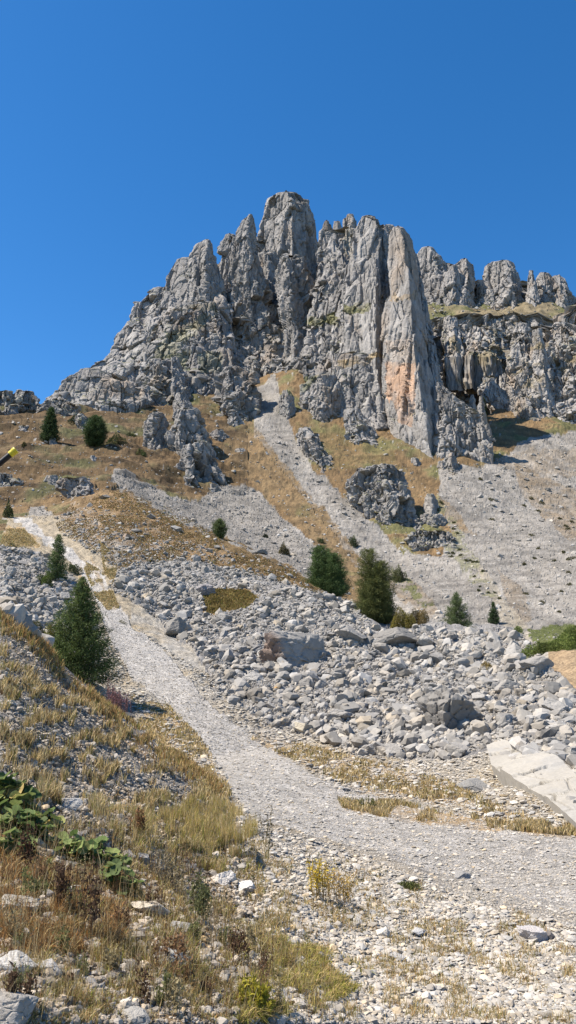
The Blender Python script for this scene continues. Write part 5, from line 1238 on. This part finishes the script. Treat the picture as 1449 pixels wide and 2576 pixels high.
rw = np.random.default_rng(400)
ps, uu, vv_ = sample([(0,2200),(330,2200),(520,2200),(620,2320),(720,2560),(0,2560)], 46, 401)
WC = [((.16,.09,.05),(.2,.13,.07)), ((.30,.25,.14),(.30,.23,.12)), ((.15,.16,.06),(.18,.17,.08)), ((.10,.06,.035),(.13,.08,.05)), ((.24,.14,.07),(.22,.15,.08))]
for q in range(len(uu)):
    b_, st_ = WC[rw.integers(5)]
    herb(float(uu[q]), float(vv_[q]), rw.uniform(24, 60), rw.uniform(34, 95), int(rw.integers(5, 14)), 'dry seeding weed among the foreground grass and stones', 410 + q, stem=st_, bloom=b_, bs=rw.uniform(.012, .024), dens=int(rw.integers(14, 34)), name='weed', group='dry weeds of the foreground', bare=rw.uniform(.1, .6))
# ------------------------------------------------------------ capped pole leaning in from the left
m = NT('black_pipe', .45); m.color((.012, .012, .014)); MP = m.m
m = NT('yellow_plastic', .35); m.color((.62, .50, .04)); MY = m.m
Dp = 8.0
def pp(u, v): t_, w_ = tw(u, v); return np.array([float(t_) * Dp, Dp, float(w_) * Dp + EYE])
a_, b_ = pp(33, 1138), pp(0, 1166); d_ = (b_ - a_) / np.linalg.norm(b_ - a_); d_[1] = -.04; d_ /= np.linalg.norm(d_)
k = 1.0
while a_[2] + d_[2] * k > float(ground(a_[0] + d_[0] * k, a_[1] + d_[1] * k)) - .4 and k < 14: k += .1
base = a_ + d_ * k
ro = empty('marker_pole', tuple(base)); tag(ro, 'black pole with a yellow end cap leaning in from the left edge', 'pole')
tv, tf_ = tube([base - base, (a_ - base) * .5, (a_ - base) * 1.0], [.035, .033, .031], 20)
link('pipe', mesh('pipe', tv, tf_, None, smooth=True), MP, ro)
e_ = -d_
prof = [(-.04, .034), (-.036, .037), (.0, .037), (.004, .039), (.030, .040), (.040, .038), (.042, .031), (.028, .028), (.026, .001)]
tv, tf_ = tube([(a_ - base) + e_ * p[0] for p in prof], [p[1] for p in prof], 20)
# tube() uses path directions; rebuild rings squarely about the axis
s_ = np.cross(e_, [0, 0, 1.]); s_ /= np.linalg.norm(s_); t_ = np.cross(e_, s_); an = np.linspace(0, 6.28318, 20, endpoint=False)
tv = np.concatenate([(a_ - base) + e_ * p[0] + p[1] * (np.cos(an)[:, None] * s_ + np.sin(an)[:, None] * t_) for p in prof])
link('end_cap', mesh('end_cap', tv, tf_), MY, ro)
# ------------------------------------------------------------ camera, light, sky
cam = bpy.data.cameras.new('camera'); co = bpy.data.objects.new('camera', cam); COL.objects.link(co)
cam.sensor_fit = 'VERTICAL'; cam.sensor_height = 24.0; cam.lens = 24.0 * F / 2576.0
cam.clip_start = .05; cam.clip_end = 20000
co.location = (0, 0, EYE); co.rotation_euler = (math.radians(90) + PITCH, 0, 0)
S.camera = co
SUN_EL, SUN_AZ = math.radians(57), math.radians(-95)      # azimuth from +Y, negative is left
sd = np.array([math.cos(SUN_EL) * math.sin(SUN_AZ), math.cos(SUN_EL) * math.cos(SUN_AZ), math.sin(SUN_EL)])
L = bpy.data.lights.new('sun', 'SUN'); L.energy = 5.0; L.angle = math.radians(.53); L.color = (1, .91, .79)
lo_ = bpy.data.objects.new('sun', L); COL.objects.link(lo_)
import mathutils
lo_.rotation_euler = mathutils.Vector(sd).to_track_quat('Z', 'Y').to_euler()
W = bpy.data.worlds.new('World'); S.world = W; W.use_nodes = True
nt = W.node_tree; bg = nt.nodes['Background']
sk = nt.nodes.new('ShaderNodeTexSky'); sk.sky_type = 'NISHITA'; sk.sun_disc = False
sk.sun_elevation = SUN_EL; sk.sun_rotation = SUN_AZ
sk.altitude = 2000; sk.air_density = 1.0; sk.dust_density = .65; sk.ozone_density = 2.6
hs = nt.nodes.new('ShaderNodeHueSaturation'); hs.inputs['Saturation'].default_value = 1.32
nt.links.new(sk.outputs[0], hs.inputs['Color']); nt.links.new(hs.outputs[0], bg.inputs[0]); bg.inputs[1].default_value = .11
S.view_settings.view_transform = 'Standard'; S.view_settings.look = 'None'; S.view_settings.gamma = 1
S.view_settings.exposure = .88
S.cycles.max_bounces = 4; S.cycles.diffuse_bounces = 2; S.cycles.transparent_max_bounces = 4
